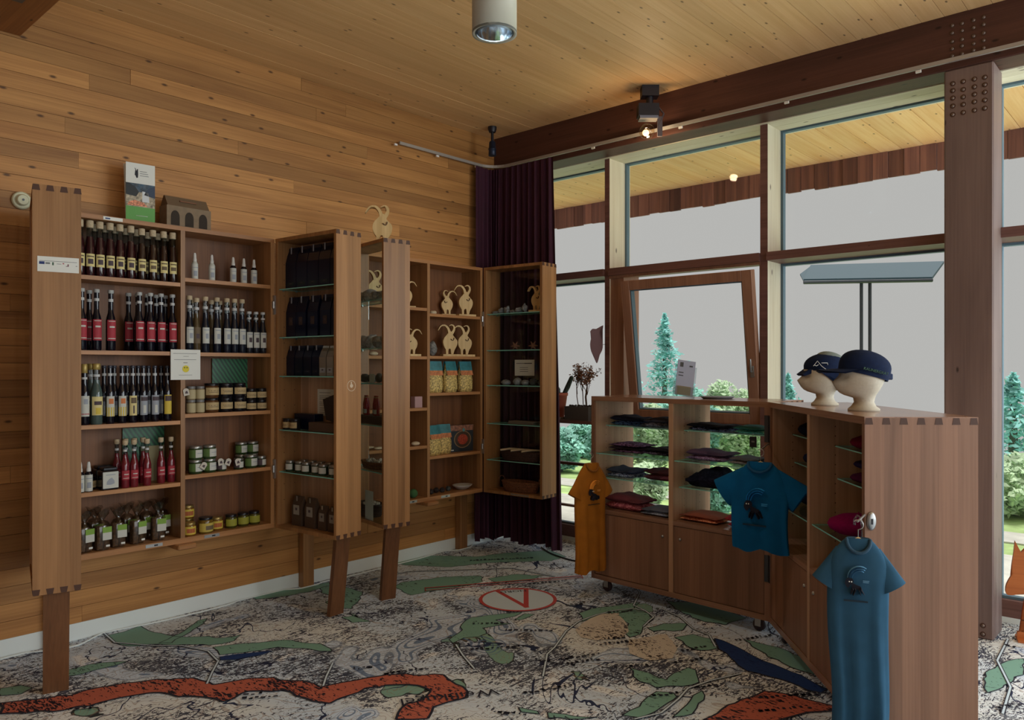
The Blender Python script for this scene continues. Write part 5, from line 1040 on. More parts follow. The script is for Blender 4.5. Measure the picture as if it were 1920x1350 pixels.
# cables on the floor
def off_wall(pts):                                 # the cable stays in front of the baseboard and bends round the wall legs
    out = []
    for x, y, z in pts:
        k = max(max(0, min(1, (.17 - abs(x - lx))/.11)) for lx in (-3.47, -1.915, -.43)); k = k*k*(3 - 2*k); out.append((x, min(y, -.023 - .060*k), z))
    return out
wc = MB().tube(off_wall(smooth([tuple(on(x, y, 'z', .005)) for x, y in ((0, 1236), (60, 1222), (118, 1215), (150, 1208), (190, 1188), (215, 1182), (300, 1165), (420, 1136), (470, 1118), (560, 1098), (600, 1092), (680, 1074), (790, 1046), (830, 1034), (858, 1028), (872, 1018), (884, 1010))], 8)), .005, 6).obj('white_cable', M_WHITE); tag(wc, 'white cable lying along the foot of the plank wall', 'cable')
bc_ = MB().tube(smooth([tuple(on(x, y, 'z', .006)) for x, y in ((1015, 1026), (1030, 1036), (1050, 1044), (1075, 1051), (1112, 1058))], 4), .006, 6).obj('black_cable', M_BLACK); tag(bc_, 'black cable running from under the curtain to the counter', 'cable')
# ================================================================== the two-part display counter on castors
CH, ZB, UD_ = 1.31, .085, .43
UA = Vector((-.68, -1.56, 0)); UB = Vector((-.757, -2.836, 0))
a1 = math.atan2((UB - UA).y, (UB - UA).x); L1 = (UB - UA).length; a2 = R_(-140.66); L2 = 1.30
ML = Matrix.Translation(UA) @ Matrix.Rotation(a1, 4, 'Z'); MR = Matrix.Translation(UB) @ Matrix.Rotation(a2, 4, 'Z')
cast_w = MB().lathe([(.010, -.012), (.033, -.012), (.036, -.008), (.036, .008), (.033, .012), (.010, .012)], 18, 0, Matrix.Rotation(R_(90), 4, 'X')).mesh('wheel'); cast_w.materials.append(plain('castor_rubber', (54, 40, 46), .6))
cast_f = MB().box((-.018, -.02, .03), (.018, -.016, .085)).box((-.018, .016, .03), (.018, .02, .085)).box((-.025, -.025, .078), (.025, .025, .085)).mesh('castor_fork'); cast_f.materials.append(M_STEEL)
def unit(org, ang, Lx, label, shelves, back, divx):
    c = tag(empty('display_counter', org, ang), label, 'counter'); t = .028
    for x in (0, Lx - t):
        o = boxo('side_panel', (x, 0, ZB), (x + t, UD_, CH - .004), M_CNTV, c)
    boxo('top_panel', (0.0005, -.001, CH - .03), (Lx - .0005, UD_ + .001, CH), M_CNTH, c); boxo('bottom_panel', (t, 0, ZB), (Lx - t, UD_, ZB + .032), M_CNTH, c)
    boxo('divider', (divx - .016, .001, ZB + .03), (divx + .016, UD_, CH - .03), M_CNTI, c); boxo('ledge', (t, .001, .53), (divx - .016, UD_, .558), M_CNTH, c); boxo('ledge', (divx + .016, .001, .53), (Lx - t, UD_, .558), M_CNTH, c)
    boxo('lining', (t, .012, .558), (t + .003, UD_ - .002, CH - .03), M_CNTI, c); boxo('lining', (Lx - t - .003, .012, .558), (Lx - t, UD_ - .002, CH - .03), M_CNTI, c)
    boxo('lower_back', (t, UD_ - .012, ZB + .03), (Lx - t, UD_, .53), M_CNTV, c)
    if back: boxo('back_panel', (t, UD_ - .012, .558), (Lx - t, UD_, CH - .03), M_CNTI, c)
    for k, (x0, x1) in enumerate(((t, divx - .016), (divx + .016, Lx - t))):
        dr = boxo('door', (x0 + .004, .004, ZB + .036), (x1 - .004, .024, .526), M_CNTV, c)
        xk = x1 - .045 if k == 0 else x0 + .05
        MB().lathe([(.009, 0), (.009, .006), (.004, .009)], 12, 0, Matrix.Translation((xk, .004, .452)) @ Matrix.Rotation(R_(90), 4, 'X')).obj('lock', M_STEEL, dr)
        for z, ys in shelves:
            o = boxo('glass_shelf', (x0 + .003, ys, z - .006), (x1 - .003, UD_ - .02, z), [M_SHELFG, M_GEDGE], c)
            for p in o.data.polygons: p.material_index = 0 if abs(p.normal.z) > .5 else 1
            for yy in (ys + .03, UD_ - .08):
                mk('shelf_stud', stud_me, None, c, (x0, yy, z - .010), (0, R_(90), 0))
        for q in range(14):
            for yy in (.12, .30): mk('pin_hole', hole_me, None, c, (x0 + .003, yy, .64 + q*.045), (0, R_(90), 0))
    for x in (.09, Lx - .09):
        for yy in (.06, UD_ - .06): mk('castor_wheel', cast_w, None, c, (x, yy, .036)); mk('castor_fork', cast_f, None, c, (x, yy, 0))
    for z in (1.16, .38): boxo('hinge', (Lx - .026 if not back else .002, -.004, z - .075), (Lx - .004 if not back else .02, 0, z + .075), M_DKSTEEL, c)
    n_ = 7
    for q in range(n_):
        mk('dovetail', pin_me, None, c, (Lx + .0004, .016 + q*(UD_ - .032)/(n_ - 1), CH - .030), (0, 0, R_(90)))
    return c
cl = unit(UA, a1, L1, 'wooden counter part with folded shirts on glass shelves, window seen through its open back', [(1.112, .12), (.930, .012), (.763, .06)], False, .632)
cr_ = unit(UB, a2, L2, 'angled wooden counter part with caps on top and a lock plate on its end', [(1.135, .12), (.982, .13), (.765, .012)], True, .645)
lk = MB().lathe([(.0, .0), (.018, .0), (.018, .006), (.014, .010), (0, .010)], 24, 0, Matrix.Rotation(R_(90), 4, 'Y'), ex=2.0).obj('lock_plate', M_STEEL, cr_, (L2, .024, .905))
lk.data.update(); boxo('keyhole', (.0095, -.004, -.012), (.0115, .004, .010), M_BLACK, lk)
def onU(M_, ang, px, y, z):
    dv = Vector((math.cos(ang + R_(90)), math.sin(ang + R_(90)), 0)); p0 = M_ @ Vector((0, y, 0)); p_ = onp(px, HY, p0, dv); return Vector((p_.x, p_.y, z))
# ------------------------------------------------------------------ folded clothes and hats
def folded(w_, d_, h_, layers, seed):
    mb = MB(); rd = random.Random(seed); zz = 0
    for k in range(layers):
        n, m2 = 14, 8; hh = h_/layers; ox = rd.uniform(-.012, .012); vs = []; ph = [rd.uniform(0, 6) for _ in range(4)]
        for side in (0, 1):
            for j in range(m2 + 1):
                for i in range(n + 1):
                    u, v = i/n*2 - 1, j/m2*2 - 1; e = (1 - abs(u)**6)*(1 - abs(v)**6); q = .5 + .5*e**.4
                    wr = .12*hh*math.sin(6*u + ph[0] + 2*v)*math.sin(4*v + ph[1]) + .20*hh*math.sin(3*u + ph[2])
                    z = zz + (hh*q + wr*(1 if k == layers-1 else .3) if side else hh*(.5 - .5*e**.4))
                    vs.append((u*w_/2 + ox + .006*math.sin(5*v + ph[3]), v*d_/2, max(z, 0.0005)))
        nn = (n+1)*(m2+1); fs = []
        for s_ in (0, 1):
            for j in range(m2):
                for i in range(n): a = s_*nn + j*(n+1) + i; fs.append((a, a+1, a+n+2, a+n+1))
        bd = [i for i in range(n+1)] + [(j)*(n+1)+n for j in range(1, m2+1)] + [m2*(n+1)+i for i in range(n-1, -1, -1)] + [j*(n+1) for j in range(m2-1, 0, -1)]
        for q in range(len(bd)): a, b_ = bd[q], bd[(q+1) % len(bd)]; fs.append((a, b_, b_+nn, a+nn))
        mb.add(vs, fs, k % 2, True); zz += hh
    return mb
def cloth(name, c1_, c2_, sc=40):
    m_, n_, b_ = mat(name); t_ = N(n_, 'ShaderNodeTexCoord'); q = N(n_, 'ShaderNodeTexNoise'); q.inputs['Scale'].default_value = sc; q.inputs['Detail'].default_value = 1; q.inputs['Distortion'].default_value = 1; n_.links.new(t_.outputs['Object'], q.inputs['Vector'])
    cr = N(n_, 'ShaderNodeValToRGB'); cr.color_ramp.elements[0].position = .47; cr.color_ramp.elements[1].position = .53; cr.color_ramp.elements[0].color = rgb(*c1_); cr.color_ramp.elements[1].color = rgb(*c2_); n_.links.new(q.outputs['Fac'], cr.inputs[0]); n_.links.new(cr.outputs[0], b_.inputs['Base Color']); b_.inputs['Roughness'].default_value = .9; b_.inputs['Specular IOR Level'].default_value = .15; return m_
FOLD = [  # pixel centre, width px, unit depth, shelf height, thickness, layers, colours, label
 (1172, 58, .24, 1.112, .045, 2, (22, 32, 60), (60, 84, 120), 'folded navy patterned shirt on the top glass shelf'), (1228, 50, .24, 1.112, .045, 2, (70, 74, 92), (110, 116, 136), 'folded grey shirt on the top glass shelf'),
 (1164, 66, .22, .930, .045, 3, (50, 34, 50), (110, 84, 120), 'folded dark purple patterned shirt on the middle glass shelf'), (1227, 54, .24, .930, .035, 2, (28, 28, 40), (90, 84, 104), 'folded black and grey shirt on the middle glass shelf'),
 (1163, 58, .20, .763, .045, 2, (60, 70, 100), (130, 146, 170), 'folded pale blue patterned shirt on the lower glass shelf'), (1225, 52, .26, .763, .055, 2, (96, 52, 66), (110, 62, 78), 'folded mauve shirt on the lower glass shelf'),
 (1170, 78, .16, .559, .065, 2, (150, 92, 102), (110, 52, 64), 'pink patterned cloth folded on the ledge behind the yellow shirt'), (1226, 54, .14, .559, .035, 2, (96, 106, 126), (126, 136, 152), 'folded blue-grey shirt on the ledge'),
 (1325, 78, .24, 1.112, .030, 2, (14, 24, 48), (96, 108, 150), 'folded dark navy shirt on the top shelf above the teal shirt'), (1392, 62, .24, 1.112, .030, 2, (64, 152, 150), (110, 182, 178), 'folded mint green shirt on the top shelf'),
 (1305, 76, .20, .930, .045, 2, (134, 120, 158), (96, 76, 110), 'folded lilac shirt on the middle shelf'), (1362, 44, .20, .930, .030, 2, (130, 132, 142), (106, 108, 120), 'folded pale grey shirt on the middle shelf'),
 (1315, 80, .20, .763, .075, 1, (20, 22, 38), (28, 30, 48), 'bulky dark pullover on the lower shelf'), (1364, 40, .22, .763, .020, 1, (24, 24, 36), (34, 34, 48), 'thin dark folded garment on the lower shelf'),
 (1322, 74, .16, .559, .035, 2, (190, 136, 104), (160, 92, 74), 'tan patterned cloth folded on the ledge beside the teal shirt'), (1364, 30, .18, .559, .045, 2, (190, 66, 80), (170, 50, 66), 'red folded cloth on the ledge'),
]
BAY = [(.031, .616), (.648, L1 - .031)]; fold_at = []            # clear width of the two bays, along the counter
for k in range(0, len(FOLD), 2):
    lo, hi = BAY[0 if k < 8 else 1]; it = []
    for x, wpx, dv, z, *_ in FOLD[k:k+2]: p = onU(ML, a1, x, dv, z); it.append([(ML.inverted() @ p).x, wpx*(p - CAM).dot(VD)/F*1.06])
    sc = min(1, (hi - lo - .080)/(it[0][1] + it[1][1])); hw = [q[1]*sc/2 + .0185 for q in it]
    xa = min(max(it[0][0], lo + hw[0]), hi - hw[0] - 2*hw[1]); xb = min(max(it[1][0], xa + hw[0] + hw[1]), hi - hw[1])
    fold_at += [(xa, it[0][1]*sc), (xb, it[1][1]*sc)]
for k, (x, wpx, dv, z, h_, ly, ca, cb_, lab) in enumerate(FOLD):
    lx, w_ = fold_at[k]; p = ML @ Vector((lx, dv, z))
    o = folded(w_, .20, h_*1.35, ly, k).obj('folded_shirt' if 'cloth' not in lab else 'folded_cloth', [cloth('cloth_%d' % k, tuple(min(255, v*1.35) for v in ca), tuple(min(255, v*1.35) for v in cb_), 55), plain('cloth_plain_%d' % k, cb_ if sum(cb_) < sum(ca) else ca, .9)], None, p, (0, 0, a1)); tag(o, lab, 'shirt' if 'shirt' in lab else 'cloth')
def hat(px, py, z, r, c_, label, sq=.42):
    p = on(px, py, 'z', z + r*sq*.5); h_ = tag(empty('beret', (p.x, p.y, z), a2), label, 'hat'); m_ = plain('felt_%d_%d' % (px, py), c_, .95, 0, .1, noise=.06, nscale=80)
    mb = MB().lathe([(.0, .0), (r*.7, 0.0), (r*.92, r*sq*.35), (r, r*sq*.75), (r*.93, r*sq*1.15), (r*.6, r*sq*1.6), (.012, r*sq*1.75), (0, r*sq*1.75)], 28, cap=False); mb.obj('crown', m_, h_); MB().lathe([(.004, r*sq*1.74), (.003, r*sq*1.74 + .012), (0, r*sq*1.74 + .012)], 8, cap=False).obj('stalk', m_, h_)
def hatU(ux, uy, z, r, c_, label, sq=.36):
    q = MR @ Vector((ux, uy, z)); h_ = tag(empty('beret', q, a2), label, 'hat'); m_ = plain('felt_%d_%d' % (ux*100, z*100), c_, .95, 0, .1, noise=.06, nscale=80)
    MB().lathe([(.0, .0), (r*.7, 0.0), (r*.92, r*sq*.35), (r, r*sq*.75), (r*.93, r*sq*1.15), (r*.6, r*sq*1.6), (.012, r*sq*1.75), (0, r*sq*1.75)], 28, cap=False).obj('crown', m_, h_); MB().lathe([(.004, r*sq*1.74), (.003, r*sq*1.74 + .012), (0, r*sq*1.74 + .012)], 8, cap=False).obj('stalk', m_, h_)
hatU(.165, .235, 1.136, .125, (20, 24, 46), 'dark navy beret on the upper shelf of the far compartment'); hatU(.17, .255, .983, .12, (26, 32, 62), 'blue-black beret on the middle shelf of the far compartment'); hatU(.17, .24, .766, .125, (24, 28, 50), 'navy beret on the lowest glass shelf of the far compartment')
hatU(.82, .255, 1.136, .12, (112, 18, 52), 'wine red beret on the upper shelf of the near compartment', .30); hatU(.82, .255, .983, .12, (70, 20, 54), 'dark plum beret on the middle shelf of the near compartment', .22); hatU(.82, .26, .983 + .062, .11, (36, 26, 60), 'dark blue beret stacked on the plum one', .22); hatU(.86, .15, .766, .13, (128, 12, 78), 'large magenta beret on the lowest glass shelf'); hatU(.20, .27, .559, .09, (110, 66, 44), 'brown felt hat on the ledge of the far compartment')
# ------------------------------------------------------------------ T-shirts on hangers
def shirt(name, loc, rz, bw, ln, sl, sang, c_, label, emb=(20, 18, 40), depth=.035, skew=0.0, seed=1):
    s = tag(empty(name, loc, rz), label, 't-shirt'); m_ = plain(name + '_cotton_%d' % seed, c_, .9, 0, .15, noise=.05, nscale=12); n = 36; mb = MB(); vs = []
    arm = .27*min(1, bw/.2); zs = [-ln + (ln - arm)*k/12 for k in range(13)] + [-arm + arm*k/7 for k in range(1, 8)]
    for z in zs:
        if z <= -arm: hw, dp = bw*(1 + .04*math.sin(7*z + seed)), depth
        else: t = (z + arm)/arm; hw = bw*(1 - .62*t**2.4); dp = depth*(1 - .55*t)
        low = max(0, min(1, (-z - .1)/max(ln - .1, .01)))
        for i in range(n):
            a = 2*math.pi*i/n; cx, sy = math.cos(a), math.sin(a); fx = math.copysign(abs(cx)**.75, cx); fy = math.copysign(abs(sy)**.75, sy)
            fold = .014*low*math.sin(fx*9 + seed*2 + z*1.5) + .006*low*math.sin(fx*19 + z*4)
            vs.append((hw*fx + skew*z + .012*low*math.sin(z*8), dp*fy + fold, z + (.012*math.sin(fx*5 + seed) if z == zs[0] else 0)))
    fs = [(j*n+i, j*n+(i+1) % n, (j+1)*n+(i+1) % n, (j+1)*n+i) for j in range(len(zs)-1) for i in range(n)]; mb.add(vs, fs, 0, True)
    for sd in (-1, 1):
        ax = Vector((sd*math.cos(R_(sang)), 0, -math.sin(R_(sang)))); pr = Vector((sd*math.sin(R_(sang)), 0, math.cos(R_(sang)))); o_ = Vector((sd*bw*.40, 0, -arm*.40)); r0 = arm*.40; k = 14; vs = []
        for j in range(6):
            t = j/5; cpt = o_ + ax*(sl + bw*.60)*t; rr = r0*(.72 + .26*t)
            for i in range(k): a = 2*math.pi*i/k; vs.append(cpt + pr*rr*math.cos(a) + Vector((0, 1, 0))*(depth*(.30 + .45*t)*math.sin(a) + .004*t*math.sin(7*t + i)))
        mb.add(vs, [(j*k+i, j*k+(i+1) % k, (j+1)*k+(i+1) % k, (j+1)*k+i) for j in range(5) for i in range(k)], 0, True)
    mb.obj('shirt_body', m_, s, fix=False)
    MB().tube([(bw*.40*math.cos(a), -depth*.42 + depth*.75*math.sin(a) if math.sin(a) > 0 else depth*.55*math.sin(a) - depth*.40, -.006 - .045*max(0, -math.sin(a))) for a in [2*math.pi*i/24 for i in range(24)]], .007, 6, 0, None, True).obj('collar', plain(name + '_collar_%d' % seed, tuple(v*.85 for v in c_), .9), s)
    hg = MB(); hg.tube([(-bw*.45, 0, -.035), (0, 0, -.004), (bw*.45, 0, -.035)], .008, 8); hg.obj('hanger', M_IBEX, s)
    hk = MB(); hk.tube([(0, 0, -.005), (0, 0, .03)] + [(.018*math.sin(t), 0, .048 - .018*math.cos(t)) for t in [k*.45 for k in range(1, 10)]], .002, 6); hk.obj('hook', M_STEEL, s)
    # printed ibex emblem
    if emb:
        e = bw*.75; T = Matrix.Translation((-bw*.10, -depth - .012, -arm - .02)) @ Matrix.Diagonal((e, 1, e, 1)); em = MB()
        em.prism(smooth([(-.46, .12), (-.50, -.06), (-.42, -.22), (-.32, -.24), (-.26, -.12), (-.14, -.02), (-.12, .12), (-.22, .22), (-.36, .22), (-.46, .12)], 3)[:-1], -.001, .0005, 0, T); em.prism([(-.22, .02), (.02, -.10), (.20, -.16), (.24, -.26), (.18, -.32), (-.06, -.30), (-.20, -.22)], -.0015, .0005, 0, T)
        for q in ([(-.14, -.26), (-.22, -.44), (-.24, -.56)], [(-.04, -.26), (-.10, -.46), (-.14, -.60)], [(.12, -.28), (.18, -.46), (.20, -.58)], [(.20, -.24), (.30, -.42), (.36, -.52)]): em.tube([(x, 0, z) for x, z in q], [.035, .025, .014], 6, 0, T)
        em.obj('emblem', plain(name + '_print_%d' % seed, emb, .8), s)
        hn = MB()
        for r_ in (.34, .44, .54): hn.tube([(.16 + r_*math.cos(a), -.001, .22 + r_*1.1*math.sin(a)) for a in [R_(178 - k*15) for k in range(9)]], .010, 5, 0, T)
        hn.obj('emblem_horns', plain(name + '_hornprint_%d' % seed, tuple(min(255, v*1.5 + 14) for v in c_), .8), s)
        ey = MB()
        for x in (-.32, -.22): ey.ball((x, -.02, .10), (.034, .004, .04), 0, T, 1)
        ey.obj('emblem_eyes', M_PAPER, s); ps = MB(); ps.box((.30, -.001, .10), (.58, .0005, .14), 0, T); ps.box((.30, -.001, .03), (.56, .0005, .07), 0, T); ps.obj('emblem_caption', plain(name + '_caption_%d' % seed, tuple(min(255, v*1.2 + 40) for v in c_), .8), s)
        tx = MB().box((-.55, -.001, -.92), (.52, .0005, -.84), 0, T); tx.obj('emblem_wordmark', plain(name + '_word_%d' % seed, tuple(v*.5 for v in c_), .8), s)
    return s
fc = YAW - R_(90)
shirt('teal_shirt', at(1426, 866, 3.98), fc + R_(-36), .150, .455, .085, 34, (8, 90, 142), 'teal T-shirt with a dark ibex print hanging at the counter corner', (10, 16, 40), seed=1)
shirt('yellow_shirt', at(1108, 868, 5.02), fc + R_(34), .12, .70, .10, 62, (168, 106, 36), 'mustard yellow T-shirt with an ibex print hanging on the counter', (16, 14, 34), seed=2, skew=.02)
shirt('blue_shirt', at(1609, 1008, 2.88), fc + R_(-20), .102, .80, .084, 60, (48, 86, 112), 'grey-blue T-shirt with an ibex print hanging beside the counter lock', (10, 14, 34), seed=3)
# slim steel arms on the counter that carry the hangers
for cnt_, Mi, c0, hp_ in ((cl, ML, UA + Vector((0, 0, 1.0)), at(1108, 868, 5.02)), (cl, ML, UB + Vector((0, 0, 1.0)), at(1426, 866, 3.98)), (cr_, MR, MR @ Vector((L2, 0, 1.0)), at(1609, 1008, 2.88))):
    c0 = Vector((c0.x, c0.y, hp_.z + .062)); e0 = hp_ + Vector((0, 0, .062)); e1 = e0 + (e0 - c0).normalized()*.012; inv = Mi.inverted()
    MB().tube([tuple(inv @ c0), tuple(inv @ e0), tuple(inv @ e1)], .004, 8).obj('garment_arm', M_STEEL, cnt_)
# clear hook holding the blue shirt, tag hanging from the mint shirt
ck = tag(MB().tube([tuple(at(1612 + dx, 966 + dy, 2.93)) for dx, dy in ((4, 42), (4, 20), (2, 6), (-4, 0), (-10, 8), (-10, 18))], .004, 6).obj('clear_hook', thin_glass('clear_plastic', (222, 222, 226), .14)), 'clear plastic hook above the blue shirt', 'hook')
bt = tag(empty('price_tag', onU(ML, a1, 1412, .1185, 1.106)), 'black price tag hanging under the mint green shirt', 'tag'); boxo('card', (-.022, -.001, -.068), (.022, .001, -.006), M_BLACK, bt, None, (0, 0, a1)); MB().tube([(0, 0, -.006), (0, 0, .012)], .001, 5).obj('string', M_PAPER, bt); boxo('print', (-.010, -.0016, -.040), (.010, -.001, -.030), M_GREYINK, bt, None, (0, 0, a1))
# ------------------------------------------------------------------ display heads with caps
M_FOAM = plain('polystyrene', (192, 186, 170), .8, noise=.02, nscale=90, bump=.15)
def head_mesh():
    rg = [(0, -.066, .066, .064), (.010, -.066, .066, .064), (.022, -.052, .050, .050), (.040, -.040, .042, .042), (.058, -.044, .046, .043), (.070, -.085, .050, .048), (.080, -.105, .056, .054), (.095, -.111, .066, .062), (.112, -.110, .076, .068), (.128, -.114, .083, .071), (.145, -.112, .089, .074), (.160, -.106, .092, .076), (.180, -.104, .094, .078), (.205, -.094, .092, .075), (.228, -.072, .080, .062), (.244, -.040, .055, .040), (.250, -.005, .02, .012)]
    n = 28; vs = []
    for z, xf, xb, hw in rg:
        for i in range(n):
            a = 2*math.pi*i/n; c_, s_ = math.cos(a), math.sin(a); mid = 0.0; x = (xb if c_ > 0 else -xf)*c_; y = hw*s_
            f_ = max(0, -c_ - .86)/.14
            if .105 < z < .15: x -= f_*.034*(1 - abs(z - .122)/.03 if abs(z - .122) < .03 else 0)
            if .083 < z < .10: x -= f_*.010
            if .135 < z < .155 and .25 < abs(s_) < .6 and c_ < 0: x += .014
            if .11 < z < .15 and abs(s_) > .93: y *= 1.05
            vs.append((x, y, z))
    mb = MB().add(vs, [(j*n+i, j*n+(i+1) % n, (j+1)*n+(i+1) % n, (j+1)*n+i) for j in range(len(rg)-1) for i in range(n)] + [tuple(range(n-1, -1, -1)), tuple(range((len(rg)-1)*n, len(rg)*n))], 0, True); me = mb.mesh('head'); me.materials.append(M_FOAM); return me
hme = head_mesh(); M_CAPN = plain('navy_cap_cotton', (22, 34, 62), .9, 0, .15, noise=.08, nscale=60)
def crown(c, rx, ry, rz_, tilt, cut):
    mb = MB(); n, m2 = 28, 9; vs = []
    for j in range(m2 + 1):
        ph = R_(90)*(1 - j/m2) if j < m2 else 0; 
        for i in range(n): a = 2*math.pi*i/n; vs.append((rx*math.cos(a)*math.cos(ph), ry*math.sin(a)*math.cos(ph), rz_*math.sin(ph)**.8 if j < m2 else 0))
    for i in range(n): a = 2*math.pi*i/n; vs.append((rx*.97*math.cos(a), ry*.97*math.sin(a), -cut))
    mb.add(vs, [(j*n+i, j*n+(i+1) % n, (j+1)*n+(i+1) % n, (j+1)*n+i) for j in range(m2 + 1) for i in range(n)], 0, True, Matrix.Translation(c) @ Matrix.Rotation(tilt, 4, 'Y')); return mb
hp = MR @ Vector((.88, .165, CH)); h2 = tag(empty('foam_mannequin', hp, fc), 'polystyrene display head wearing a navy peaked cap with green lettering', 'display head'); mk('head', hme, None, h2)
cp = tag(empty('peaked_cap', hp, fc), 'navy peaked cap with dim green lettering on the nearer foam head', 'cap'); cp.location.z = CH
crown((.004, 0, .190), .112, .086, .078, R_(14), .036).obj('crown', M_CAPN, cp)
bm_ = MB(); vs = []
for k in range(13):
    a = R_(180 - 68 + k*136/12); vs += [(.100*math.cos(a), .083*math.sin(a), .188), (-.060 + .148*math.cos(a)*1.0 if abs(math.cos(a)) > .3 else .13*math.cos(a), .088*math.sin(a), .183 - .012*abs(math.sin(a)))]
bm_.add(vs, [(2*k, 2*k+1, 2*k+3, 2*k+2) for k in range(12)], 0, True); bm_.add([(x, y, z - .005) for x, y, z in vs], [(2*k, 2*k+2, 2*k+3, 2*k+1) for k in range(12)], 0, True); bm_.obj('peak', M_CAPN, cp)
MB().box((.085, -.03, .138), (.116, .03, .165), ch=.004).obj('strap', plain('cap_strap', (40, 56, 92), .8), cp)
text_mb('KAUNERGRAT', .017, Matrix.Translation((.012, -.0895, .176)) @ Matrix.Rotation(R_(14), 4, 'Y') @ Matrix.Rotation(R_(90), 4, 'X'), extrude=.002).obj('lettering', plain('cap_green_thread', (62, 96, 82), .8), cp)
hp = MR @ Vector((.37, .175, CH)); h1 = tag(empty('foam_mannequin', hp, fc), 'polystyrene display head wearing a dark cap with a grey top', 'display head'); mk('head', hme, None, h1)
cp = tag(empty('headscarf_cap', hp, fc), 'dark cap with grey top and thin white lines on the farther foam head', 'cap')
crown((.0, 0, .196), .104, .082, .070, R_(-6), .026).obj('crown', M_CAPN, cp); MB().prism([(-.06, .185), (.10, .185), (.105, .150), (.085, .085), (.075, .075), (.02, .135), (-.05, .168)], -.081, .081).obj('neck_flap', M_CAPN, cp); MB().prism([(-.09, .186), (-.128, .158), (-.118, .150), (-.06, .172)], -.045, .045).obj('peak', M_CAPN, cp)
crown((.026, 0, .212), .080, .066, .060, R_(18), .0).obj('top_panel', plain('cap_grey', (110, 122, 118), .85), cp)
ln = MB()
for q in ([(-.09, .20), (-.07, .225), (-.05, .200), (-.03, .185), (-.02, .178)], [(-.05, .215), (-.02, .215), (-.018, .205)], [(-.085, .205), (-.075, .20), (-.065, .207)]): ln.tube([(x, -.083, z) for x, z in q], .0016, 5)
ln.obj('white_trim', M_SEAL, cp)
# leaflet in a clear stand, round tray
p = onU(ML, a1, 1281, .13, CH + .0105); st = tag(empty('leaflet_stand', p, fc), 'leaflet leaning in a clear acrylic stand on the counter', 'leaflet stand'); M_ACR = thin_glass('acrylic', (226, 234, 238), .12)
T = Matrix.Rotation(R_(-16), 4, 'X') @ Matrix.Rotation(R_(9), 4, 'Y')
MB().box((-.068, .0, .01), (.068, .003, .20), 0, T).box((-.068, -.022, .004), (.068, -.019, .06), 0, T).box((-.068, -.022, .0), (.068, .003, .004), 0, T).obj('acrylic_holder', M_ACR, st)
MB().box((-.056, -.010, .006), (.056, -.006, .235), 0, T).obj('leaflet', plain('leaflet_grey', (150, 154, 172), .7), st); MB().box((-.045, -.0112, .010), (.040, -.0102, .065), 0, T).obj('leaflet_print', plain('leaflet_brown', (134, 116, 92), .7), st); MB().box((-.04, -.0112, .19), (-.02, -.0102, .22), 0, T).box((.02, -.0112, .195), (.04, -.0102, .205), 0, T).box((-.045, -.0112, .15), (-.015, -.0102, .156), 0, T).box((-.045, -.0112, .13), (-.015, -.0102, .136), 0, T).obj('leaflet_print', M_DKSTEEL, st)
tag(MB().lathe([(.0, .0), (.085, .0), (.105, .012), (.108, .014), (.085, .006), (0, .004)], 32, cap=False).obj('round_tray', plain('grey_tray', (150, 158, 172), .4), None, onU(ML, a1, 1345, .22, CH)), 'flat round grey tray on the counter top', 'tray')
# ------------------------------------------------------------------ plants on the window sill
pp = Vector((.30, on(1046, 780, 'x', .30).y, 1.062)); pt = tag(empty('potted_cactus', pp), 'terracotta pot with upright cacti on the window sill', 'potted plant'); M_TERR = plain('terracotta', (176, 92, 70), .8); M_CACT = plain('cactus_green', (64, 78, 74), .8, noise=.2, nscale=60)
MB().lathe([(.055, .016), (.082, .20), (.088, .20), (.088, .225), (.078, .225), (.070, .19), (.0, .18)], 24, cap=False).obj('pot', M_TERR, pt); MB().lathe([(.085, 0), (.095, .02), (.08, .016), (0, .012)], 24, cap=False).obj('saucer', plain('saucer_grey', (120, 106, 98), .7), pt)
for x, y, h_, l_ in ((-.02, .0, .15, 0), (.02, .02, .07, .1), (.03, -.03, .17, .45), (-.03, -.03, .08, -.1)): MB().tube([(x, y, .19), (x + l_*h_*.25, y - l_*h_*.5, .19 + h_*.5), (x + l_*h_*.5, y - l_*h_*.9, .19 + h_), (x + l_*h_*.52, y - l_*h_*.95, .19 + h_*1.06)], [.018, .022, .018, .004], 10).obj('cactus_stem', M_CACT, pt)
pq = Vector((.31, on(1090, 780, 'x', .31).y, 1.062)); pb = tag(empty('dried_plant_planter', pq), 'grey rectangular planter with a dried branching plant', 'potted plant')
MB().box((-.07, -.125, 0), (.07, .125, .115)).box((-.06, -.115, .1151), (.06, .115, .1155)).obj('planter', plain('planter_grey', (88, 84, 82), .8), pb)
rd = random.Random(9); tw = MB(); lf = MB()
def branch(p_, d_, ln_, dep):
    q = p_ + d_*ln_; tw.tube([tuple(p_), tuple((p_ + q)/2 + Vector((rd.uniform(-.01, .01), rd.uniform(-.01, .01), 0))), tuple(q)], [.003/(dep+1) + .001]*3, 5)
    for _ in range(3 if dep else 0):
        c_ = q + Vector((rd.uniform(-.02, .02), rd.uniform(-.025, .025), rd.uniform(-.02, .02))); a_ = Vector((rd.uniform(-1, 1), rd.uniform(-1, 1), rd.uniform(-1, 1))).normalized()*.014; b_ = a_.orthogonal().normalized()*.008; lf.add([c_ - a_, c_ + b_, c_ + a_, c_ - b_], [(0, 1, 2, 3)])
    if dep < 3:
        for _ in range(3): branch(p_.lerp(q, rd.uniform(.55, 1)), (d_ + Vector((rd.uniform(-.6, .6), rd.uniform(-.6, .6), rd.uniform(-.1, .5)))).normalized(), ln_*rd.uniform(.5, .75), dep + 1)
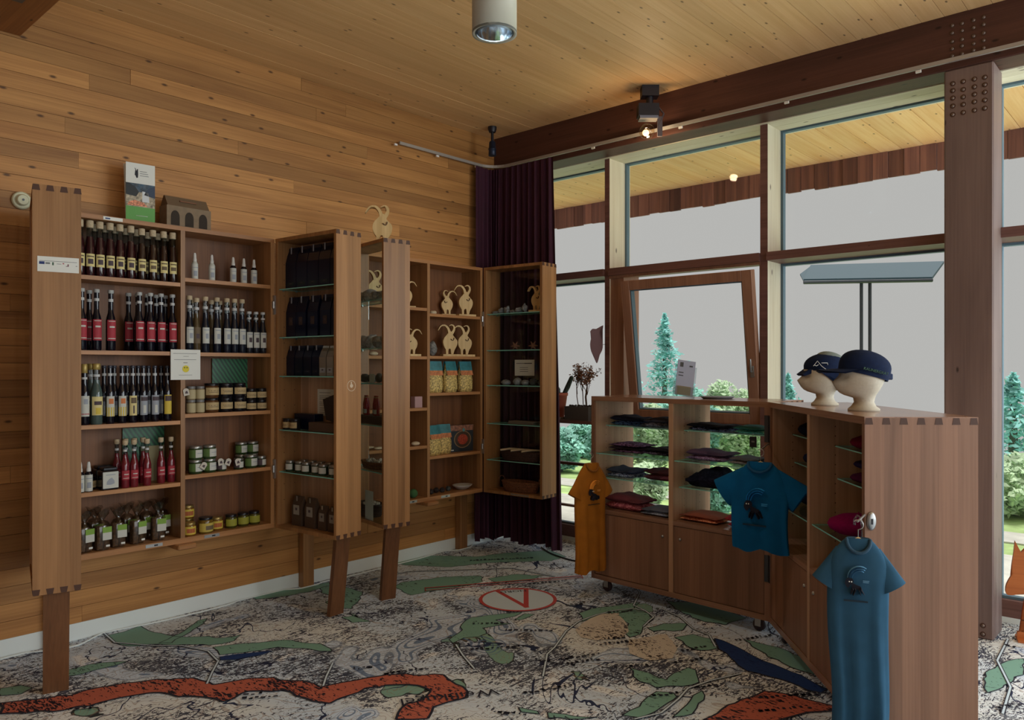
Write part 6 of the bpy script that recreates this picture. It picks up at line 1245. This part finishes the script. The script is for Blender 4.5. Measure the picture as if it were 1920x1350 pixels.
for y in (-.05, -.02, .03, -.06): branch(Vector((0, y, .11)), Vector((rd.uniform(-.1, .1), rd.uniform(-.2, .2), 1)).normalized(), .17, 0)
tw.obj('twigs', plain('dry_twig', (120, 92, 74), .9), pb); lo_ = lf.obj('dried_leaves', plain('dry_leaf', (150, 112, 92), .9), pb, fix=False); lo_['kind'] = 'stuff'
fl_ = MB(); rd2 = random.Random(2)
for k in range(40): fl_.ball((rd2.uniform(-.055, .055), rd2.uniform(-.11, .11), .118), rd2.uniform(.006, .012), 0, None, 1)
fl_.obj('gravel', plain('dark_gravel', (56, 50, 52), .9), pb)['kind'] = 'stuff'
# ------------------------------------------------------------------ hanging wooden bird, fox cut-out
bp_ = on(1118, 645, 'x', .17); bd_ = tag(empty('hanging_bird', bp_, fc), 'flat wooden woodpecker cut-out hanging by the window post', 'ornament')
MB().prism(smooth([(-.055, .10), (-.035, .122), (.0, .122), (.025, .135), (.062, .150), (.036, .112), (.028, .085), (.05, .04), (.058, -.01), (.052, -.05), (.032, -.085), (.018, -.13), (.006, -.155), (-.006, -.14), (-.02, -.10), (-.045, -.06), (-.055, .0), (-.045, .06), (-.055, .10)], 3)[:-1], -.005, .005, 0, Matrix.Diagonal((.9, 1, 1, 1))).obj('bird_cutout', plain('bird_wood', (112, 84, 88), .7), bd_); MB().tube([(.05, 0, -.005), (.09, 0, -.002)], .002, 5).obj('peg', M_PIN, bd_)
fx_p = on(1884, 1195, 'z', 0); fx = tag(empty('wooden_fox', (fx_p.x, fx_p.y - .035, 0), R_(-74)), 'orange wooden fox cut-out standing by the window', 'ornament'); M_FOX = wood('orange_fox_wood', (168, 92, 44), (192, 112, 58), 'X', .3, .5, .04)
fo = smooth([(.00, .36), (-.028, .30), (-.030, .25), (.0, .245), (.06, .262), (.10, .25), (.105, .14), (.065, .055), (.04, .05), (.022, .04), (.022, .0)], 3) + [(.10, 0), (.135, .04), (.15, .16), (.20, .22), (.34, .22), (.37, .12), (.35, .03), (.35, 0), (.43, 0), (.44, .18), (.46, .34), (.42, .44), (.30, .45), (.20, .46), (.15, .50), (.105, .47), (.09, .49), (.085, .54), (.06, .50), (.04, .485), (.012, .545), (.005, .47), (-.002, .42)]
MB().prism(fo, -.014, .014).obj('body_cutout', M_FOX, fx); MB().prism([(.02, .0), (.1, 0), (.1, .012), (.02, .012)], -.06, .06).obj('foot_bar', M_FOX, fx); MB().lathe([(0, 0), (.02, .0006)], 14, 0, Matrix.Translation((.09, -.0146, .44)) @ Matrix.Rotation(R_(90), 4, 'X')).obj('eye_patch', plain('fox_dark_wood', (120, 62, 34), .6), fx)
# ================================================================== outside
M_LAWN = plain('bright_lawn', (160, 186, 124), .95, noise=.2, nscale=3); M_DECK = plain('pale_gravel_path', (190, 190, 184), .9, noise=.06, nscale=8)
gp = MB(); n = 30; vs = []
for j in range(n + 1):
    for i in range(n + 1):
        x = .6 + 40*(i/n)**1.6; y = -24 + 50*j/n; z = -.18 - max(0, x - 11)**1.25*.30; vs.append((x, y, z))
gp.add(vs, [(j*(n+1)+i, j*(n+1)+i+1, (j+1)*(n+1)+i+1, (j+1)*(n+1)+i) for j in range(n) for i in range(n)], 0, True); struct(gp.obj('lawn', M_LAWN), 'bright lawn falling away outside the windows')
struct(boxo('terrace', (.58, -12, -.25), (2.6, 8, -.05), M_DECK), 'pale terrace strip along the windows'); struct(boxo('gravel_path', (3.75, -20, -.25), (4.30, 20, -.165), M_DECK), 'pale path across the lawn')
struct(boxo('grating', (.62, -3, -.05), (1.0, 2.5, -.035), plain('grating_grey', (120, 130, 146), .6, noise=.3, nscale=160)), 'grey floor grating outside the window')
def leafmass(cnt, fn, size, seed):
    rd = random.Random(seed); mb = MB(); vs = []; fs = []
    for k in range(cnt):
        c_ = fn(rd); a_ = Vector((rd.uniform(-1, 1), rd.uniform(-1, 1), rd.uniform(-.6, .6))).normalized(); b_ = a_.orthogonal().normalized(); s_ = size*rd.uniform(.6, 1.3); q = len(vs); vs += [c_ - a_*s_, c_ + b_*s_*.5, c_ + a_*s_, c_ - b_*s_*.5]; fs.append((q, q+1, q+2, q+3))
    return mb.add(vs, fs)
M_SPR = plain('hazy_spruce', (150, 214, 212), .95, noise=.2, nscale=3); M_BUSH = plain('hazy_bush', (152, 206, 194), .95, noise=.22, nscale=4); M_BUSH2 = plain('hazy_bush_yellow', (188, 216, 180), .95, noise=.2, nscale=4); M_BARK = plain('hazy_bark', (96, 100, 100), .9)  # bright haze outside is put into these leaf colours
def ground_z(x): return -.18 - max(0, x - 11)**1.25*.30
def spruce(px, ytop, depth, rad, label, seed):
    top = at(px, ytop, depth); base_z = ground_z(top.x) - .02; p_ = Vector((top.x, top.y, base_z)); h_ = top.z - base_z; t_ = tag(empty('spruce_tree', p_), label, 'tree')
    MB().tube([(0, 0, 0), (0, 0, h_*.98)], [.09, .015], 8).obj('trunk', M_BARK, t_)
    def fn(rd):
        v = rd.random()**.75; tier = (v*13) % 1; r_ = rad*(1 - v)**.85*(1.05 - .55*tier)*rd.random()**.45; a = rd.uniform(0, 6.28); lump = 1 + .35*math.sin(3*a + v*17); return Vector((r_*lump*math.cos(a), r_*lump*math.sin(a), max(.10 + .05*rd.random(), h_*(.04 + .96*v) - r_*.25)))
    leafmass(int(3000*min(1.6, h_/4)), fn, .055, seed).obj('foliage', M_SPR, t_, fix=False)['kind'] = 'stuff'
spruce(1246, 588, 17.5, .95, 'tall narrow spruce standing alone behind the tilted window', 1); spruce(1478, 702, 17.0, .62, 'spruce tip showing behind the capped foam heads', 2); spruce(1292, 678, 20.0, .55, 'smaller spruce right behind the tall narrow one', 3); spruce(1900, 700, 11.5, .85, 'spruce with loose branches beyond the column window', 4)
def bush(px, ytop, ybot, depth, rx, m_, label, seed, group=None):
    top = at(px, ytop, depth); gz = ground_z(top.x) - .02; p_ = Vector((top.x, top.y, gz)); h_ = top.z - gz; b_ = tag(empty('bush', p_), label, 'bush', group); rd0 = random.Random(seed)
    for k in range(3): MB().tube([(0, 0, 0), (rd0.uniform(-.2, .2)*rx, rd0.uniform(-.2, .2)*rx, h_*.6)], [.03, .01], 6).obj('stem', M_BARK, b_)
    def fn(rd): a = rd.uniform(0, 6.28); q = rd.random()**.4; v = rd.uniform(-1, 1); c_ = math.sqrt(max(0, 1 - v*v)); lump = 1 + .25*math.sin(4*a + seed) + .15*math.sin(7*v + seed); return Vector((rx*q*c_*lump*math.cos(a), rx*q*c_*lump*math.sin(a), max(.09, h_*(.5 + .5*q*v))))
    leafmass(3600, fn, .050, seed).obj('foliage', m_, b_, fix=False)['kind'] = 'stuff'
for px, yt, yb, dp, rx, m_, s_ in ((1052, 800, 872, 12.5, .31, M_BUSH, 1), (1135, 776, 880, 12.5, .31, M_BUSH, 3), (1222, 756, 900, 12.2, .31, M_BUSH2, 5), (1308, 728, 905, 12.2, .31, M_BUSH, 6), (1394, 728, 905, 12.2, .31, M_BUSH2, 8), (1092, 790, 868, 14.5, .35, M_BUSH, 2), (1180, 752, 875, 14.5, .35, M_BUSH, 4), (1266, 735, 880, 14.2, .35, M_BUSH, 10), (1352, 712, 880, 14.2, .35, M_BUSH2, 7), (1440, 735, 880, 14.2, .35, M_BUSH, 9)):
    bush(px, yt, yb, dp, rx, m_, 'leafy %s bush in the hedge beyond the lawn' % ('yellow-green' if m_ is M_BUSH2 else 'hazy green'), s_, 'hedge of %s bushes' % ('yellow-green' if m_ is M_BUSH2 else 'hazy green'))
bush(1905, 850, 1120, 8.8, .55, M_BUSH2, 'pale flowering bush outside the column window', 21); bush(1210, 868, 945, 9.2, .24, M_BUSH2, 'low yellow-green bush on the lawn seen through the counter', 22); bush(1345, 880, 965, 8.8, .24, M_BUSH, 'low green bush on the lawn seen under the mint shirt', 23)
# canopy on two posts
cp0 = at(1624, 528, 9.0); cn = tag(empty('garden_canopy', (cp0.x, cp0.y, -.18), fc), 'blue-grey slanted canopy on two thin posts outside', 'canopy'); M_CANO = plain('canopy_blue_grey', (52, 80, 94), .6)
def cloc(x, y, d): q = at(x, y, d) - Vector((cp0.x, cp0.y, -.18)); return Matrix.Rotation(-fc, 4, 'Z') @ q
lo4 = [cloc(1507, 528, 9.0), cloc(1748, 524, 9.0), cloc(1770, 494, 9.8), cloc(1520, 501, 9.8)]; th_ = Vector((0, .0, .03)); mb = MB()
mb.add(lo4 + [p_ + th_ for p_ in lo4], [(0, 1, 2, 3), (7, 6, 5, 4), (0, 1, 5, 4), (1, 2, 6, 5), (2, 3, 7, 6), (3, 0, 4, 7)]); mb.obj('canopy_sheet', M_CANO, cn)
e_ = [cloc(1507, 529, 9.0), cloc(1520, 501, 9.8), cloc(1500, 516, 9.4)]; MB().add(e_ + [p_ + th_*.5 for p_ in e_], [(0, 1, 2), (5, 4, 3), (0, 1, 4, 3), (1, 2, 5, 4), (2, 0, 3, 5)]).obj('canopy_end', M_CANO, cn)
MB().tube([tuple(lo4[0] - th_*.3), tuple(lo4[1] - th_*.3)], .022, 6).obj('front_rail', M_DKSTEEL, cn)
for x in (1615, 1631): q = cloc(x, 527, 9.1); MB().tube([(q.x, q.y, 0), tuple(q)], .020, 8).obj('post', M_DKSTEEL, cn)
